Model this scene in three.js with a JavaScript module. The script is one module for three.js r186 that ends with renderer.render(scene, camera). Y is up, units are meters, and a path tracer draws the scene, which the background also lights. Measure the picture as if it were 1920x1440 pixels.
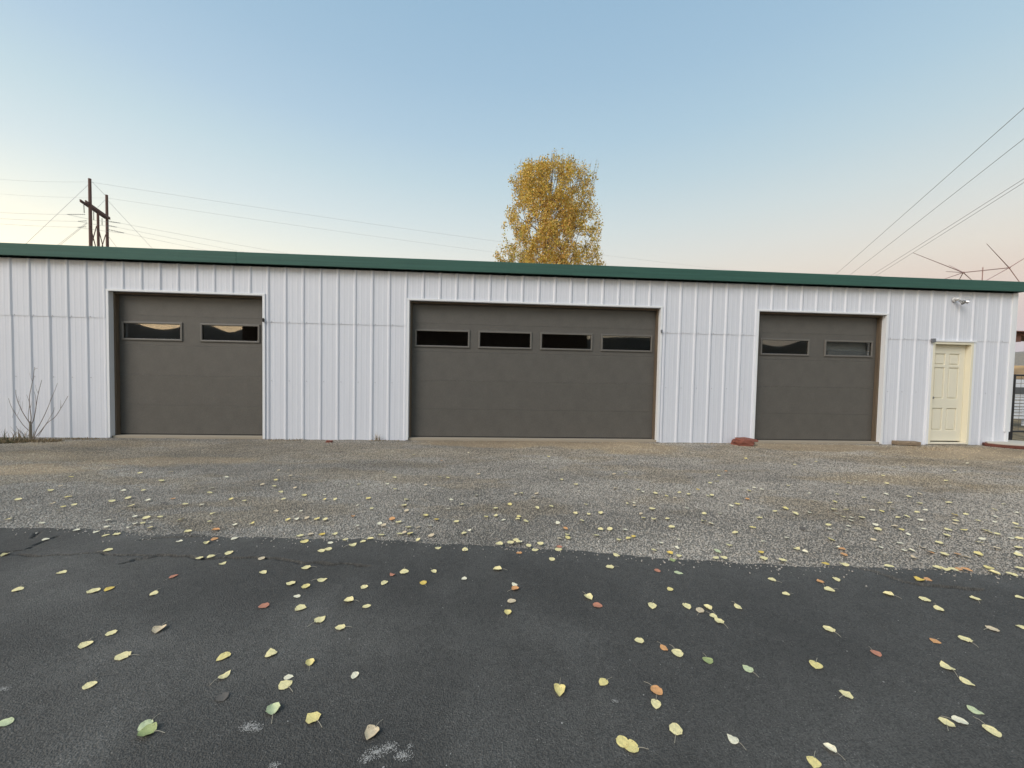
import * as THREE from 'three';
import { mergeGeometries, toCreasedNormals } from 'three/addons/utils/BufferGeometryUtils.js';
import { RoundedBoxGeometry } from 'three/addons/geometries/RoundedBoxGeometry.js';

// ------------------------------------------------------------------ camera
const scene = new THREE.Scene();
const F = 721, CX = 960, CY = 720;                         // the photograph is 1920 x 1440
const camera = new THREE.PerspectiveCamera(2 * Math.atan(CY / F) * 180 / Math.PI, 4 / 3, 0.05, 30000);
const YAW = 0.06437, PITCH = 0.03306, ROLL = 0.01985;
const EYE = new THREE.Vector3(0, 1.306, 7.207);
const V3 = (x, y, z) => new THREE.Vector3(x, y, z);
const fwd = V3(Math.sin(YAW) * Math.cos(PITCH), -Math.sin(PITCH), -Math.cos(YAW) * Math.cos(PITCH));
const rt0 = V3(Math.cos(YAW), 0, Math.sin(YAW)), up0 = rt0.clone().cross(fwd);
const right = rt0.clone().multiplyScalar(Math.cos(ROLL)).addScaledVector(up0, Math.sin(ROLL));
const upv = up0.clone().multiplyScalar(Math.cos(ROLL)).addScaledVector(rt0, -Math.sin(ROLL));
camera.position.copy(EYE);
camera.quaternion.setFromRotationMatrix(new THREE.Matrix4().makeBasis(right, upv, fwd.clone().negate()));
scene.add(camera);

// ------------------------------------------------------------------ sky (dusk: sun just set, to the left and behind the camera)
const lerp = (a, b, t) => a + (b - a) * t;
const sstep = (a, b, x) => { const t = Math.min(1, Math.max(0, (x - a) / (b - a))); return t * t * (3 - 2 * t); };
const SKY_GAIN = 1 / 1.6;
// elevation knots (degrees) and linear colours on the sunset side and on the opposite side
const ELK = [0, 6, 10, 13, 16, 20, 25, 30, 36, 42, 60, 90];
const SUNSIDE = [[1.5, 1.15, .72], [1.25, 1.15, .86], [1.08, 1.06, .86], [.98, .99, .85], [.86, .92, .86], [.71, .82, .85], [.58, .73, .80], [.47, .63, .77], [.385, .555, .715], [.335, .51, .675], [.27, .42, .60], [.23, .37, .55]];
const FARSIDE = [[.60, .56, .62], [.72, .60, .57], [.79, .67, .58], [.79, .74, .66], [.74, .75, .71], [.65, .73, .74], [.53, .67, .74], [.44, .61, .73], [.37, .545, .70], [.325, .50, .67], [.27, .42, .60], [.23, .37, .55]];
const SUN_AZ = -118 * Math.PI / 180;                         // azimuth from -z, positive to the right
function skyColor(x, y, z, out) {
  const el = Math.asin(y) * 180 / Math.PI, az = Math.atan2(x, -z);
  let d = Math.abs(az - SUN_AZ); if (d > Math.PI) d = 2 * Math.PI - d;
  const m = 1 - sstep(0.95, 2.75, d);                        // 1 near the sunset, 0 opposite
  const e = Math.max(el, 0);
  let i = 0; while (i < ELK.length - 2 && e > ELK[i + 1]) i++;
  const t = Math.min(1, (e - ELK[i]) / (ELK[i + 1] - ELK[i]));
  const glow = Math.exp(-d * d / (2 * .62 * .62)) * Math.exp(-Math.pow(Math.max(el - 2, 0) / 9, 2));
  for (let c = 0; c < 3; c++) {
    const a = lerp(SUNSIDE[i][c], SUNSIDE[i + 1][c], t), b = lerp(FARSIDE[i][c], FARSIDE[i + 1][c], t);
    out[c] = (lerp(b, a, m) + glow * [4.6, 3.1, 1.6][c]) * SKY_GAIN;
  }
}
{
  const W = 512, H = 256, data = new Float32Array(W * H * 4), c = [0, 0, 0];
  for (let j = 0; j < H; j++) for (let i = 0; i < W; i++) {
    const th = ((i + .5) / W - .5) * 2 * Math.PI, ph = ((j + .5) / H - .5) * Math.PI;
    skyColor(Math.cos(ph) * Math.cos(th), Math.sin(ph), Math.cos(ph) * Math.sin(th), c);
    data.set([c[0], c[1], c[2], 1], (j * W + i) * 4);
  }
  const t = new THREE.DataTexture(data, W, H, THREE.RGBAFormat, THREE.FloatType);
  t.mapping = THREE.EquirectangularReflectionMapping; t.magFilter = t.minFilter = THREE.LinearFilter; t.wrapS = THREE.RepeatWrapping; t.needsUpdate = true;
  scene.background = t; scene.environment = t;
}
const sun = new THREE.DirectionalLight(new THREE.Color(1, .94, .88), 1.5);
sun.position.set(-20, 24, 19); sun.target.position.set(0, 0, 0);
sun.castShadow = true; sun.shadow.radius = 60;
Object.assign(sun.shadow.camera, { left: -20, right: 20, top: 20, bottom: -20, near: 1, far: 90 });
sun.shadow.mapSize.set(2048, 2048);
scene.add(sun, sun.target);
const EXPOSURE = 1.6;

// ------------------------------------------------------------------ helpers
function rng(seed) { let a = seed >>> 0; return () => { a = a + 0x6D2B79F5 | 0; let t = Math.imul(a ^ a >>> 15, 1 | a); t = t + Math.imul(t ^ t >>> 7, 61 | t) ^ t; return ((t ^ t >>> 14) >>> 0) / 4294967296; }; }
const hash2 = (x, y, s) => { let h = Math.imul(x, 374761393) ^ Math.imul(y, 668265263) ^ Math.imul(s, 974634777); h = Math.imul(h ^ h >>> 13, 1274126177); return ((h ^ h >>> 16) >>> 0) / 4294967296; };
function vnoise(x, y, s = 1, per = 0) {
  const xi = Math.floor(x), yi = Math.floor(y), fx = x - xi, fy = y - yi, u = fx * fx * (3 - 2 * fx), v = fy * fy * (3 - 2 * fy);
  const w = per ? (k => ((k % per) + per) % per) : (k => k);
  return lerp(lerp(hash2(w(xi), w(yi), s), hash2(w(xi + 1), w(yi), s), u), lerp(hash2(w(xi), w(yi + 1), s), hash2(w(xi + 1), w(yi + 1), s), u), v);
}
function fbm(x, y, s = 1, o = 4) { let a = .5, f = 1, r = 0, n = 0; for (let i = 0; i < o; i++) { r += a * vnoise(x * f, y * f, s + i); n += a; a *= .5; f *= 2.03; } return r / n; }
const dirOf = (px, py) => fwd.clone().addScaledVector(right, (px - CX) / F).addScaledVector(upv, -(py - CY) / F);
const P = (px, py, depth) => EYE.clone().addScaledVector(dirOf(px, py), depth);
const onWall = (px, py, z = 0) => { const d = dirOf(px, py); return EYE.clone().addScaledVector(d, (z - EYE.z) / d.z); };
const onGround = (px, py, y = 0) => { const d = dirOf(px, py); return EYE.clone().addScaledVector(d, (y - EYE.y) / d.y); };
const taken = new Map();
function numbered(n) { const k = taken.get(n) || 0; taken.set(n, k + 1); return k ? `${n}_${String(k).padStart(3, '0')}` : n; }
function shadow(o) { o.traverse(m => { if (m.isMesh) { m.castShadow = true; m.receiveShadow = true; } }); return o; }
function part(name, geo, mat, parent) {
  const m = new THREE.Mesh(Array.isArray(geo) ? (geo.length > 1 ? mergeGeometries(geo.map(g => { const k = g.index ? g.toNonIndexed() : g; return k; })) : geo[0]) : geo, mat);
  m.name = name; m.castShadow = m.receiveShadow = true; parent.add(m); return m;
}
function thing(name, label, category, pos, group) {
  const o = new THREE.Group(); o.name = numbered(name); scene.add(o); if (pos) o.position.copy(pos);
  o.userData = { label, category }; if (group) o.userData.group = group; return o;
}
function tag(m, label, category, group) { m.userData.label = label; m.userData.category = category; if (group) m.userData.group = group; return m; }
function struct(name, geo, mat) { const m = part(numbered(name), geo, mat, scene); m.userData.kind = 'structure'; return m; }
const box = (x0, x1, y0, y1, z0, z1) => new THREE.BoxGeometry(x1 - x0, y1 - y0, z1 - z0).translate((x0 + x1) / 2, (y0 + y1) / 2, (z0 + z1) / 2);
const rbox = (x0, x1, y0, y1, z0, z1, r = .006, s = 2) => new RoundedBoxGeometry(x1 - x0, y1 - y0, z1 - z0, s, Math.min(r, (x1 - x0) / 2.1, (y1 - y0) / 2.1, (z1 - z0) / 2.1)).translate((x0 + x1) / 2, (y0 + y1) / 2, (z0 + z1) / 2);
function rod(a, b, r0, r1 = r0, seg = 8) {
  const d = b.clone().sub(a), L = d.length();
  const g = new THREE.CylinderGeometry(r1, r0, L, seg, 1); g.translate(0, L / 2, 0);
  g.applyQuaternion(new THREE.Quaternion().setFromUnitVectors(V3(0, 1, 0), d.divideScalar(L))); return g.translate(a.x, a.y, a.z);
}
const L3 = (r, g, b) => new THREE.Color().setRGB(r, g, b);
const mat = (c, rough = .8, o = {}) => new THREE.MeshStandardMaterial({ color: c, roughness: rough, ...o });
function dataTex(W, H, fn, srgb = true) {
  const d = new Uint8Array(W * H * 4), o = [0, 0, 0];
  for (let j = 0; j < H; j++) for (let i = 0; i < W; i++) { fn(i, j, o); const k = (j * W + i) * 4; d[k] = Math.max(0, Math.min(255, o[0])); d[k + 1] = Math.max(0, Math.min(255, o[1])); d[k + 2] = Math.max(0, Math.min(255, o[2])); d[k + 3] = 255; }
  const t = new THREE.DataTexture(d, W, H, THREE.RGBAFormat); t.wrapS = t.wrapT = THREE.RepeatWrapping; t.magFilter = THREE.LinearFilter; t.minFilter = THREE.LinearMipmapLinearFilter; t.generateMipmaps = true;
  if (srgb) t.colorSpace = THREE.SRGBColorSpace; t.needsUpdate = true; return t;
}
function planarUV(geo, f) { const p = geo.attributes.position, u = new Float32Array(p.count * 2); for (let i = 0; i < p.count; i++) { const r = f(p.getX(i), p.getY(i), p.getZ(i)); u[2 * i] = r[0]; u[2 * i + 1] = r[1]; } geo.setAttribute('uv', new THREE.BufferAttribute(u, 2)); return geo; }

// ------------------------------------------------------------------ terrain far away
// the edge between the asphalt and the gravel, read from the photograph
const EDGE = [[-9, 3.45], [-5, 3.80], [-3.849, 3.934], [-3.272, 3.985], [-2.504, 4.108], [-1.1, 4.21], [-0.033, 4.323], [0.7, 4.44], [1.409, 4.598], [2.418, 4.721], [3.671, 4.861], [5, 4.98], [9, 5.3], [14, 5.7]];
function edgeZ(x) {
  let i = 0; while (i < EDGE.length - 2 && x > EDGE[i + 1][0]) i++;
  const t = (x - EDGE[i][0]) / (EDGE[i + 1][0] - EDGE[i][0]);
  return lerp(EDGE[i][1], EDGE[i + 1][1], t) + (fbm(x * 3.1, 3.3, 11, 4) - .5) * .11 + (vnoise(x * 22, 1.5, 15) - .5) * .022;
}
{
  const g = new THREE.CircleGeometry(9000, 96).rotateX(-Math.PI / 2).translate(0, -.09, 0);
  planarUV(g, (x, y, z) => [x / 4, z / 4]);
  const R = rng(5);
  const t = dataTex(256, 256, (i, j, o) => { const n = .6 + .4 * vnoise(i / 8, j / 8, 3, 32) + .25 * (R() - .5); o[0] = 150 * n; o[1] = 131 * n; o[2] = 98 * n; });
  struct('ground', g, mat(L3(1, 1, 1), .95, { map: t }));
}
function ridge(name, az0, az1, n, dist, depthBack, elev, m, base = -2) {   // a long hill: front slope, crest and back slope
  const pos = [], idx = [], rows = [[0, .0], [.35, .42], [.7, .84], [1, 1], [1.6, .55], [2.4, 0]];
  for (let i = 0; i <= n; i++) {
    const az = lerp(az0, az1, i / n), h = Math.tan(elev(az * 180 / Math.PI) * Math.PI / 180) * (dist + depthBack) + EYE.y;
    rows.forEach(([k, f], r) => {
      const wob = 1 + .16 * (fbm(az * 60, r * 7.1, 21, 4) - .5) * (r === 3 ? 0.0 : 1);
      const d = dist + depthBack * k; pos.push(Math.sin(az) * d, base + (h - base) * f * wob, EYE.z - Math.cos(az) * d);
    });
  }
  const q = rows.length;
  for (let i = 0; i < n; i++) for (let r = 0; r < q - 1; r++) { const a = i * q + r; idx.push(a, a + q, a + 1, a + 1, a + q, a + q + 1); }
  const g = new THREE.BufferGeometry(); g.setAttribute('position', new THREE.Float32BufferAttribute(pos, 3)); g.setIndex(idx); g.computeVertexNormals();
  planarUV(g, (x, y, z) => [Math.atan2(x, z) * dist / 90, y / 60]);
  return struct(name, g, m);
}
const D2R = Math.PI / 180;
const scrubTex = dataTex(256, 256, (i, j, o) => { const n = .55 + .75 * fbm(i / 10, j / 7, 31, 4); o[0] = 168 * n; o[1] = 150 * n; o[2] = 118 * n; });
// seen past the right end of the building
ridge('far_hills', 30 * D2R, 110 * D2R, 120, 3200, 900, a => 2.55 + .5 * fbm(a * .16, 1, 41, 4) - .015 * Math.abs(a - 60), mat(L3(.55, .55, .55), .95, { map: scrubTex }));
ridge('dry_field', 38 * D2R, 100 * D2R, 80, 160, 120, a => 1.25 + .3 * fbm(a * .3, 2, 43, 3), mat(L3(1.3, 1.0, .68), .95, { map: scrubTex }), -.5);
// behind the photographer, seen only as a dark skyline in the door windows
ridge('hills', 112 * D2R, 258 * D2R, 220, 420, 180, a => {
  const g = (c, w) => Math.exp(-Math.pow((a - c) / w, 2));
  return 4.85 - .98 * g(219.6, 2.2) - .75 * g(213.4, 1.2) - 1.05 * g(141, 2.6) + .45 * g(160, 6) + .25 * (fbm(a * .35, 5, 47, 4) - .5);
}, mat(L3(.05, .055, .042), .95, { map: scrubTex }));

scene.fog = new THREE.FogExp2(0xc9cfda, .00008);          // thin evening haze over the far hills

// ------------------------------------------------------------------ asphalt driveway
const STAINS = [[465, 1363, .045], [478, 1366, .04], [706, 1412, .05], [730, 1403, .045], [757, 1418, .045], [686, 1424, .035], [770, 1400, .02], [8, 1292, .03], [1153, 1316, .02], [515, 1437, .025]].map(([x, y, r]) => { const p = onGround(x, y); return [p.x, p.z, r]; });
const CRACKS = [
  [[0, 1037], [40, 1031], [86, 1016], [110, 1006]], [[20, 1042], [75, 1041], [140, 1040], [185, 1036], [240, 1041], [310, 1040], [370, 1047], [430, 1046], [510, 1046], [530, 1052], [570, 1056], [640, 1058], [690, 1064]],
  [[60, 1009], [72, 998], [96, 989]], [[268, 1011], [300, 1008], [345, 1006], [400, 1003]], [[235, 1056], [262, 1047], [310, 1041]],
  [[1600, 1062], [1640, 1071], [1690, 1090], [1760, 1099], [1840, 1106]],
].map(l => l.map(([x, y]) => { const p = onGround(x, y); return [p.x, p.z]; }));
function segDist(x, z, l) { let m = 9; for (let i = 0; i < l.length - 1; i++) { const [ax, az] = l[i], [bx, bz] = l[i + 1], dx = bx - ax, dz = bz - az; const t = Math.max(0, Math.min(1, ((x - ax) * dx + (z - az) * dz) / (dx * dx + dz * dz))); m = Math.min(m, Math.hypot(x - ax - dx * t, z - az - dz * t)); } return m; }
function crackDepth(x, z) {
  const wx = x + (fbm(x * 9, z * 9, 61, 3) - .5) * .07, wz = z + (fbm(x * 9, z * 9, 67, 3) - .5) * .07; let d = 9;
  for (const l of CRACKS) d = Math.min(d, segDist(wx, wz, l));
  const w = .0035 + .0065 * vnoise(x * 3, z * 3, 63); return d < w * 1.6 ? .035 * (1 - sstep(w * .8, w * 1.6, d)) : 0;
}
{
  const xs = [], rows = [];
  for (let x = -14; x < -4.6; x += .3) xs.push(x); for (let x = -4.6; x < 5; x += .016) xs.push(x); for (let x = 5; x <= 14.01; x += .3) xs.push(x);
  const zs = [0, .003, .012, .03]; { let s = .045; while (s < .66) { zs.push(s); s += .006; } while (s < 2.4) { zs.push(s); s += .02; } while (s < 14) { zs.push(s); s *= 1.25; } }
  const n = zs.length, pos = new Float32Array(xs.length * n * 3), col = new Float32Array(xs.length * n * 3), uv = new Float32Array(xs.length * n * 2), idx = [];
  let k = 0;
  xs.forEach((x, i) => {
    const ez = edgeZ(x), near = x > -5 && x < 5.2;
    zs.forEach((s, j) => {
      const z = ez + s; let y = (fbm(x * 1.3, z * 1.3, 51, 3) - .5) * .012;
      if (j === 0) y = -.05; else if (j === 1) y -= .012; else if (j === 2) y -= .004;
      if (near && s > .02 && z < 5.1) y -= crackDepth(x, z);
      pos.set([x, y, z], k * 3); uv.set([x, z], k * 2);
      // old and new binder, sandy dust tracked over the edge, pale spots of dried paint
      let v = .36 + .66 * fbm(x * .8 + 7, z * 1.1, 53, 5) + .14 * (fbm(x * 6, z * 6, 57, 3) - .5);
      let r = v * 1.12, g = v * 1.02, b = v * .88;
      let dust = Math.max(0, 1 - s / .35) * .35 * vnoise(x * 9, z * 9, 59) + Math.max(0, fbm(x * 2.2, z * 2.2, 58, 4) - .56) * 1.3;
      r += dust * .75; g += dust * .70; b += dust * .62;
      
      col.set([r, g, b], k * 3); k++;
    });
  });
  for (let i = 0; i < xs.length - 1; i++) for (let j = 0; j < n - 1; j++) { const a = i * n + j; idx.push(a, a + 1, a + n, a + 1, a + n + 1, a + n); }
  const g = new THREE.BufferGeometry(); g.setAttribute('position', new THREE.BufferAttribute(pos, 3)); g.setAttribute('color', new THREE.BufferAttribute(col, 3)); g.setAttribute('uv', new THREE.BufferAttribute(uv, 2)); g.setIndex(idx); g.computeVertexNormals();
  const R = rng(77), S = 1024, h = new Float32Array(S * S);
  for (let q = 0; q < 42000; q++) { const cx = R() * S, cy = R() * S, r = 1.6 + R() * 3.4, a = .35 + .65 * R(); for (let j = -5; j <= 5; j++) for (let i = -5; i <= 5; i++) { const dd = (i * i + j * j) / (r * r); if (dd < 1) { const ii = ((Math.floor(cx) + i) + S) % S, jj = ((Math.floor(cy) + j) + S) % S; h[jj * S + ii] = Math.max(h[jj * S + ii], a * Math.sqrt(1 - dd)); } } }
  const tone = new Float32Array(S * S); for (let q = 0; q < S * S; q++) tone[q] = R();
  const mp = dataTex(S, S, (i, j, o) => { const v = h[j * S + i], sp = hash2(i >> 2, j >> 2, 9); const n = 72 + 30 * v + 11 * (tone[j * S + i] - .5) + (sp > .985 ? 38 : 0) + 8 * vnoise(i / 32, j / 32, 5, 32); o[0] = n; o[1] = n * 1.01; o[2] = n * 1.02; });
  const bp = dataTex(S, S, (i, j, o) => { o[0] = o[1] = o[2] = 255 * h[j * S + i]; }, false);
  mp.repeat.set(1 / .8, 1 / .8); bp.repeat.set(1 / .8, 1 / .8);
  struct('driveway', g, new THREE.MeshStandardMaterial({ color: L3(1, 1, 1), map: mp, bumpMap: bp, bumpScale: .003, vertexColors: true, roughness: .86 }));
}

{ // dried white paint specks and chips stuck to the asphalt
  const R = rng(123), geos = [], chip = new THREE.CircleGeometry(1, 6).rotateX(-Math.PI / 2);
  const add = (x, z, r) => { const g = chip.clone(), p = g.attributes.position; for (let i = 1; i < p.count; i++) { const f = .5 + .8 * hash2(i % 6, geos.length, 8); p.setX(i, p.getX(i) * f); p.setZ(i, p.getZ(i) * f); } g.scale(r * (.7 + .8 * R()), 1, r).rotateY(R() * 6).translate(x, (fbm(x * 1.3, z * 1.3, 51, 3) - .5) * .012 + .0025, z); geos.push(g); };
  for (const [sx, sz, sr] of STAINS) for (let i = 0; i < sr * sr * 120000; i++) { const a = R() * 6.283, d = sr * .62 * R(); add(sx + Math.cos(a) * d * 1.25, sz + Math.sin(a) * d * .8, .0006 + .0011 * R()); }
  for (let i = 0; i < 330; i++) { const x = -4 + R() * 8, z = edgeZ(x) + .05 + R() * 1.9; add(x, z, .0012 + .0028 * R() * R()); }
  const m = part('paint_specks', geos, mat(L3(.40, .375, .34), .9), scene); m.userData = { kind: 'stuff', label: 'small whitish specks and splashes dried on the asphalt', category: 'specks' };
}

// ------------------------------------------------------------------ gravel yard
// tan earth showing through the gravel (patch centre x, z, radius x, radius z, amount)
const EARTH = [[.9, .26, 2.7, .36, 1], [2.6, .6, .9, .42, .8], [6.3, .36, 1.8, .42, 1], [8.6, .75, 1.7, .65, .95], [7.0, 1.5, 1.6, .35, .35], [5.2, 2.55, 1.1, .28, .5], [6.2, 2.95, 1.0, .2, .4], [-4.5, 1.7, 1.3, .28, .75], [-5.6, 2.15, .9, .28, .85], [-3.7, 1.75, .5, .15, .55], [-6.4, 1.5, 1.2, .5, .4], [-2.6, 1.75, .6, .14, .35], [1.6, 3.35, .5, .12, .3], [-6.0, .5, 1.4, .3, .35], [9.5, 1.2, 1.2, .5, .4], [5, .35, .6, .2, .8]];
function earthAt(x, z) { let m = 0; const wx = x + (fbm(x * 1.7, z * 2.6, 81, 4) - .5) * 1.2, wz = z + (fbm(x * 1.9, z * 3, 83, 4) - .5) * .36; for (const [cx, cz, rx, rz, a] of EARTH) { const d = Math.hypot((wx - cx) / rx, (wz - cz) / rz); m = Math.max(m, a * (1 - sstep(.55, 1.25, d))); } return m; }
const macroAt = (x, z) => .62 + .76 * fbm(x * .8 + 31, z * 2.1 + 3, 97, 5);
// brown earth trodden into the gravel, in ragged patches
const BROWN = [[-6.5, 1.0, 2.6, .8], [-3.4, .9, 2.0, .75], [-1.2, 1.3, 1.5, .5], [1.2, 1.0, 2.4, .5], [4.4, .9, 2.2, .7], [7.6, 1.3, 2.6, .8], [9.4, .7, 1.6, .6], [-4.6, 2.6, 1.6, .3], [-1.5, 2.5, 1.6, .35], [2.4, 2.2, 1.5, .3], [5.4, 2.6, 1.7, .4], [.2, 3.4, 1.3, .25], [3.6, 3.6, 1.2, .3], [-2.4, 3.5, 1, .25]];
const brownAt = (x, z) => { let m = 0; const wx = x + (fbm(x * 1.1, z * 2.2, 201, 5) - .5) * 3, wz = z + (fbm(x * 1.3, z * 2.6, 203, 5) - .5) * 1.5; for (const [cx, cz, rx, rz] of BROWN) m = Math.max(m, 1 - sstep(.6, 1.15, Math.hypot((wx - cx) / rx, (wz - cz) / rz))); return m * (.18 + .5 * fbm(x * 3, z * 5, 205, 3)); };
const gravelY = (x, z) => -.014 + (fbm(x * 1.1, z * 1.4, 85, 4) - .5) * .035 * sstep(0, .5, z) + (fbm(x * 7, z * 9, 87, 2) - .5) * .012;
{
  const xs = [], zs = [-.3, -.1, .0]; for (let x = -16; x < -9; x += .35) xs.push(x); for (let x = -9; x < 12; x += .05) xs.push(x); for (let x = 12; x < 20; x += .35) xs.push(x);
  for (let z = .04; z < 6.2; z += .04) zs.push(z);
  const n = zs.length, pos = [], col = [], uv = [], idx = [];
  xs.forEach(x => { const ez = edgeZ(x) + .12; zs.forEach(z0 => {
    const z = Math.min(z0, ez), e = earthAt(x, z), y = gravelY(x, z) - (z >= ez - 1e-6 ? .02 : 0);
    pos.push(x, y, z); uv.push(x, z);
    const v = macroAt(x, z) * (.90 + .22 * (fbm(x * 2.2, z * 3.2, 91, 4) - .4)) + .15 * (vnoise(x * 15, z * 15, 92) - .5), t = fbm(x * .7 + 3, z * 1.2, 93, 3) * .5;
    const mb = brownAt(x, z), gr = [.315 - .02 * mb, .282 - .05 * mb, .240 - .08 * mb], ea = [.56, .425, .285];
    for (let c = 0; c < 3; c++) col.push(lerp(gr[c], ea[c], e) * v);
  }); });
  for (let i = 0; i < xs.length - 1; i++) for (let j = 0; j < n - 1; j++) { const a = i * n + j; idx.push(a, a + 1, a + n, a + 1, a + n + 1, a + n); }
  const g = new THREE.BufferGeometry(); g.setAttribute('position', new THREE.Float32BufferAttribute(pos, 3)); g.setAttribute('color', new THREE.Float32BufferAttribute(col, 3)); g.setAttribute('uv', new THREE.Float32BufferAttribute(uv, 2)); g.setIndex(idx); g.computeVertexNormals();
  const R = rng(17), S = 512, h = new Float32Array(S * S), tn = new Float32Array(S * S).fill(.5);
  for (let q = 0; q < 6500; q++) { const cx = R() * S | 0, cy = R() * S | 0, r = 1.5 + R() * 4.5, a = .4 + .6 * R(), tt = R(); for (let j = -6; j <= 6; j++) for (let i = -6; i <= 6; i++) { const dd = (i * i + j * j) / (r * r); if (dd < 1) { const k = ((cy + j + S) % S) * S + (cx + i + S) % S, v = a * Math.sqrt(1 - dd); if (v > h[k]) { h[k] = v; tn[k] = tt; } } } }
  const mp = dataTex(S, S, (i, j, o) => { const k = j * S + i, v = 222 + 60 * (tn[k] - .45) + 16 * (hash2(i, j, 4) - .5); o[0] = v; o[1] = v; o[2] = v * .99; });
  const bp = dataTex(S, S, (i, j, o) => { o[0] = o[1] = o[2] = 255 * h[j * S + i]; }, false);
  mp.repeat.set(1 / .8, 1 / .8); bp.repeat.set(1 / .8, 1 / .8);
  struct('gravel_yard', g, new THREE.MeshStandardMaterial({ map: mp, bumpMap: bp, bumpScale: .012, vertexColors: true, roughness: .95 }));
  // the crushed stones themselves, far too many to count
  const Rs = rng(19);
  const stoneGeo = [0, 1, 2].map(v => { const r = rng(200 + v), s = new THREE.IcosahedronGeometry(1, 0), p = s.attributes.position, m = new Map(); for (let i = 0; i < p.count; i++) { const key = [p.getX(i), p.getY(i), p.getZ(i)].map(q => q.toFixed(2)).join(); if (!m.has(key)) m.set(key, .62 + .62 * r()); const f = m.get(key); p.setXYZ(i, p.getX(i) * f, p.getY(i) * f * .72, p.getZ(i) * f); } s.computeVertexNormals(); return s; });
  const lists = [[], [], []];
  for (let q = 0; q < 740000; q++) {
    const z = .02 + Math.pow(Rs(), .8) * 5.6, x = -11 + Rs() * 25, ez = edgeZ(x);
    if (z > ez - .01 && Rs() > .42 * Math.exp(-(z - ez + .01) / .045)) continue;
    if (z > ez + .3) continue;
    if (Math.abs(x - EYE.x) > (EYE.z - z) * 1.75 + 3.5) continue;
    const keep = Rs(), e = earthAt(x, z); if (keep < e * .93) continue;
    
    let s = .0026 + .0042 * Math.pow(Rs(), 1.8) + (Rs() < .012 ? .005 * Rs() : 0);
    lists[Rs() * 3 | 0].push([x, z > ez + .004 ? (fbm(x * 1.3, z * 1.3, 51, 3) - .5) * .012 + s * .5 : gravelY(x, z) + s * .3, z, s, Rs(), Rs(), Rs(), brownAt(x, z), e, macroAt(x, z)]);
  }
  const sm = mat(L3(1, 1, 1), .9), M = new THREE.Matrix4(), Q = new THREE.Quaternion(), E3 = new THREE.Euler(), C = new THREE.Color();
  lists.forEach((l, v) => {
    const im = new THREE.InstancedMesh(stoneGeo[v], sm, l.length); im.name = numbered('gravel'); im.castShadow = im.receiveShadow = true;
    l.forEach(([x, y, z, s, a, b, c, mb, e, ma], i) => {
      M.compose(V3(x, y, z), Q.setFromEuler(E3.set(a * 1.2, b * 6.28, c * 1.2)), V3(s * (1 + .5 * a), s * (.8 + .4 * b), s)); im.setMatrixAt(i, M);
      const t = (.29 + .23 * c + (a > .985 ? .10 : 0)) * (1 + .25 * e) * ma * .90 * (1 - .14 * mb), w = b * .06; im.setColorAt(i, C.setRGB(t * (1.06 + w + .05 * mb + .05 * e), t * (.985 - .05 * mb - .03 * e), t * (.87 - w * .6 - .20 * mb - .18 * e)));
    });
    im.userData = { kind: 'stuff', label: ['grey crushed gravel spread between the garage and the asphalt', 'brownish grey gravel chips in front of the garage doors', 'small angular gravel stones covering the yard'][v], category: 'gravel' };
    scene.add(im);
  });
}

// ------------------------------------------------------------------ the white metal garage
const paintTex = dataTex(256, 512, (i, j, o) => { const n = 246 + 4 * (fbm(i / 5, j / 90, 101, 4) - .5) * 2 + 5 * (hash2(i, j, 2) - .5); o[0] = n; o[1] = n; o[2] = n; });
paintTex.repeat.set(1 / 1.7, 1 / 3.1);
const M_white = new THREE.MeshPhysicalMaterial({ color: L3(.735, .75, .81), map: paintTex, roughness: .5, clearcoat: .12, clearcoatRoughness: .4 });
const M_trim = mat(L3(.76, .77, .79), .45);
const greenTex = dataTex(256, 128, (i, j, o) => { const n = 222 + 40 * (fbm(i / 22, j / 26, 103, 4) - .5) + 16 * (hash2(i, j, 3) - .5); o[0] = n; o[1] = n; o[2] = n; });
greenTex.repeat.set(.5, 1.6);
const M_green = mat(L3(.042, .135, .105), .72, { map: greenTex });
const doorTex = dataTex(512, 512, (i, j, o) => { const n = 226 + 20 * (fbm(i / 60, j / 60, 105, 4) - .5) + 40 * (hash2(i >> 1, j >> 1, 5) - .5); o[0] = n; o[1] = n; o[2] = n; });
const doorBump = dataTex(512, 512, (i, j, o) => { o[0] = o[1] = o[2] = 255 * (.6 * vnoise(i / 3, j / 5, 7, 0) + .4 * vnoise(i / 1.5, j / 2, 8, 0)); }, false);
doorTex.repeat.set(1 / 1.1, 1 / 1.1); doorBump.repeat.set(1 / .6, 1 / .6);
const M_door = mat(L3(.134, .124, .110), .55, { map: doorTex, bumpMap: doorBump, bumpScale: .0012 });
const M_frame = mat(L3(.135, .125, .112), .5);
const jambTex = dataTex(64, 512, (i, j, o) => { const n = .72 + .5 * fbm(i / 3, j / 60, 107, 4); o[0] = 112 * n; o[1] = 97 * n; o[2] = 80 * n; });
const M_jamb = mat(L3(.8, .8, .8), .75, { map: jambTex });   // brown stained timber
const M_glass = new THREE.MeshPhysicalMaterial({ color: L3(.75, .76, .75), transmission: 1, thickness: 0, roughness: .015, ior: 1.75, metalness: 0 });
const M_cream = mat(L3(.74, .70, .57), .5);
const M_creamFrame = mat(L3(.76, .71, .56), .5);
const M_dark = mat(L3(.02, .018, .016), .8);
const M_grey = mat(L3(.16, .165, .18), .6);
const M_inside = mat(L3(.10, .09, .08), .9);

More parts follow.
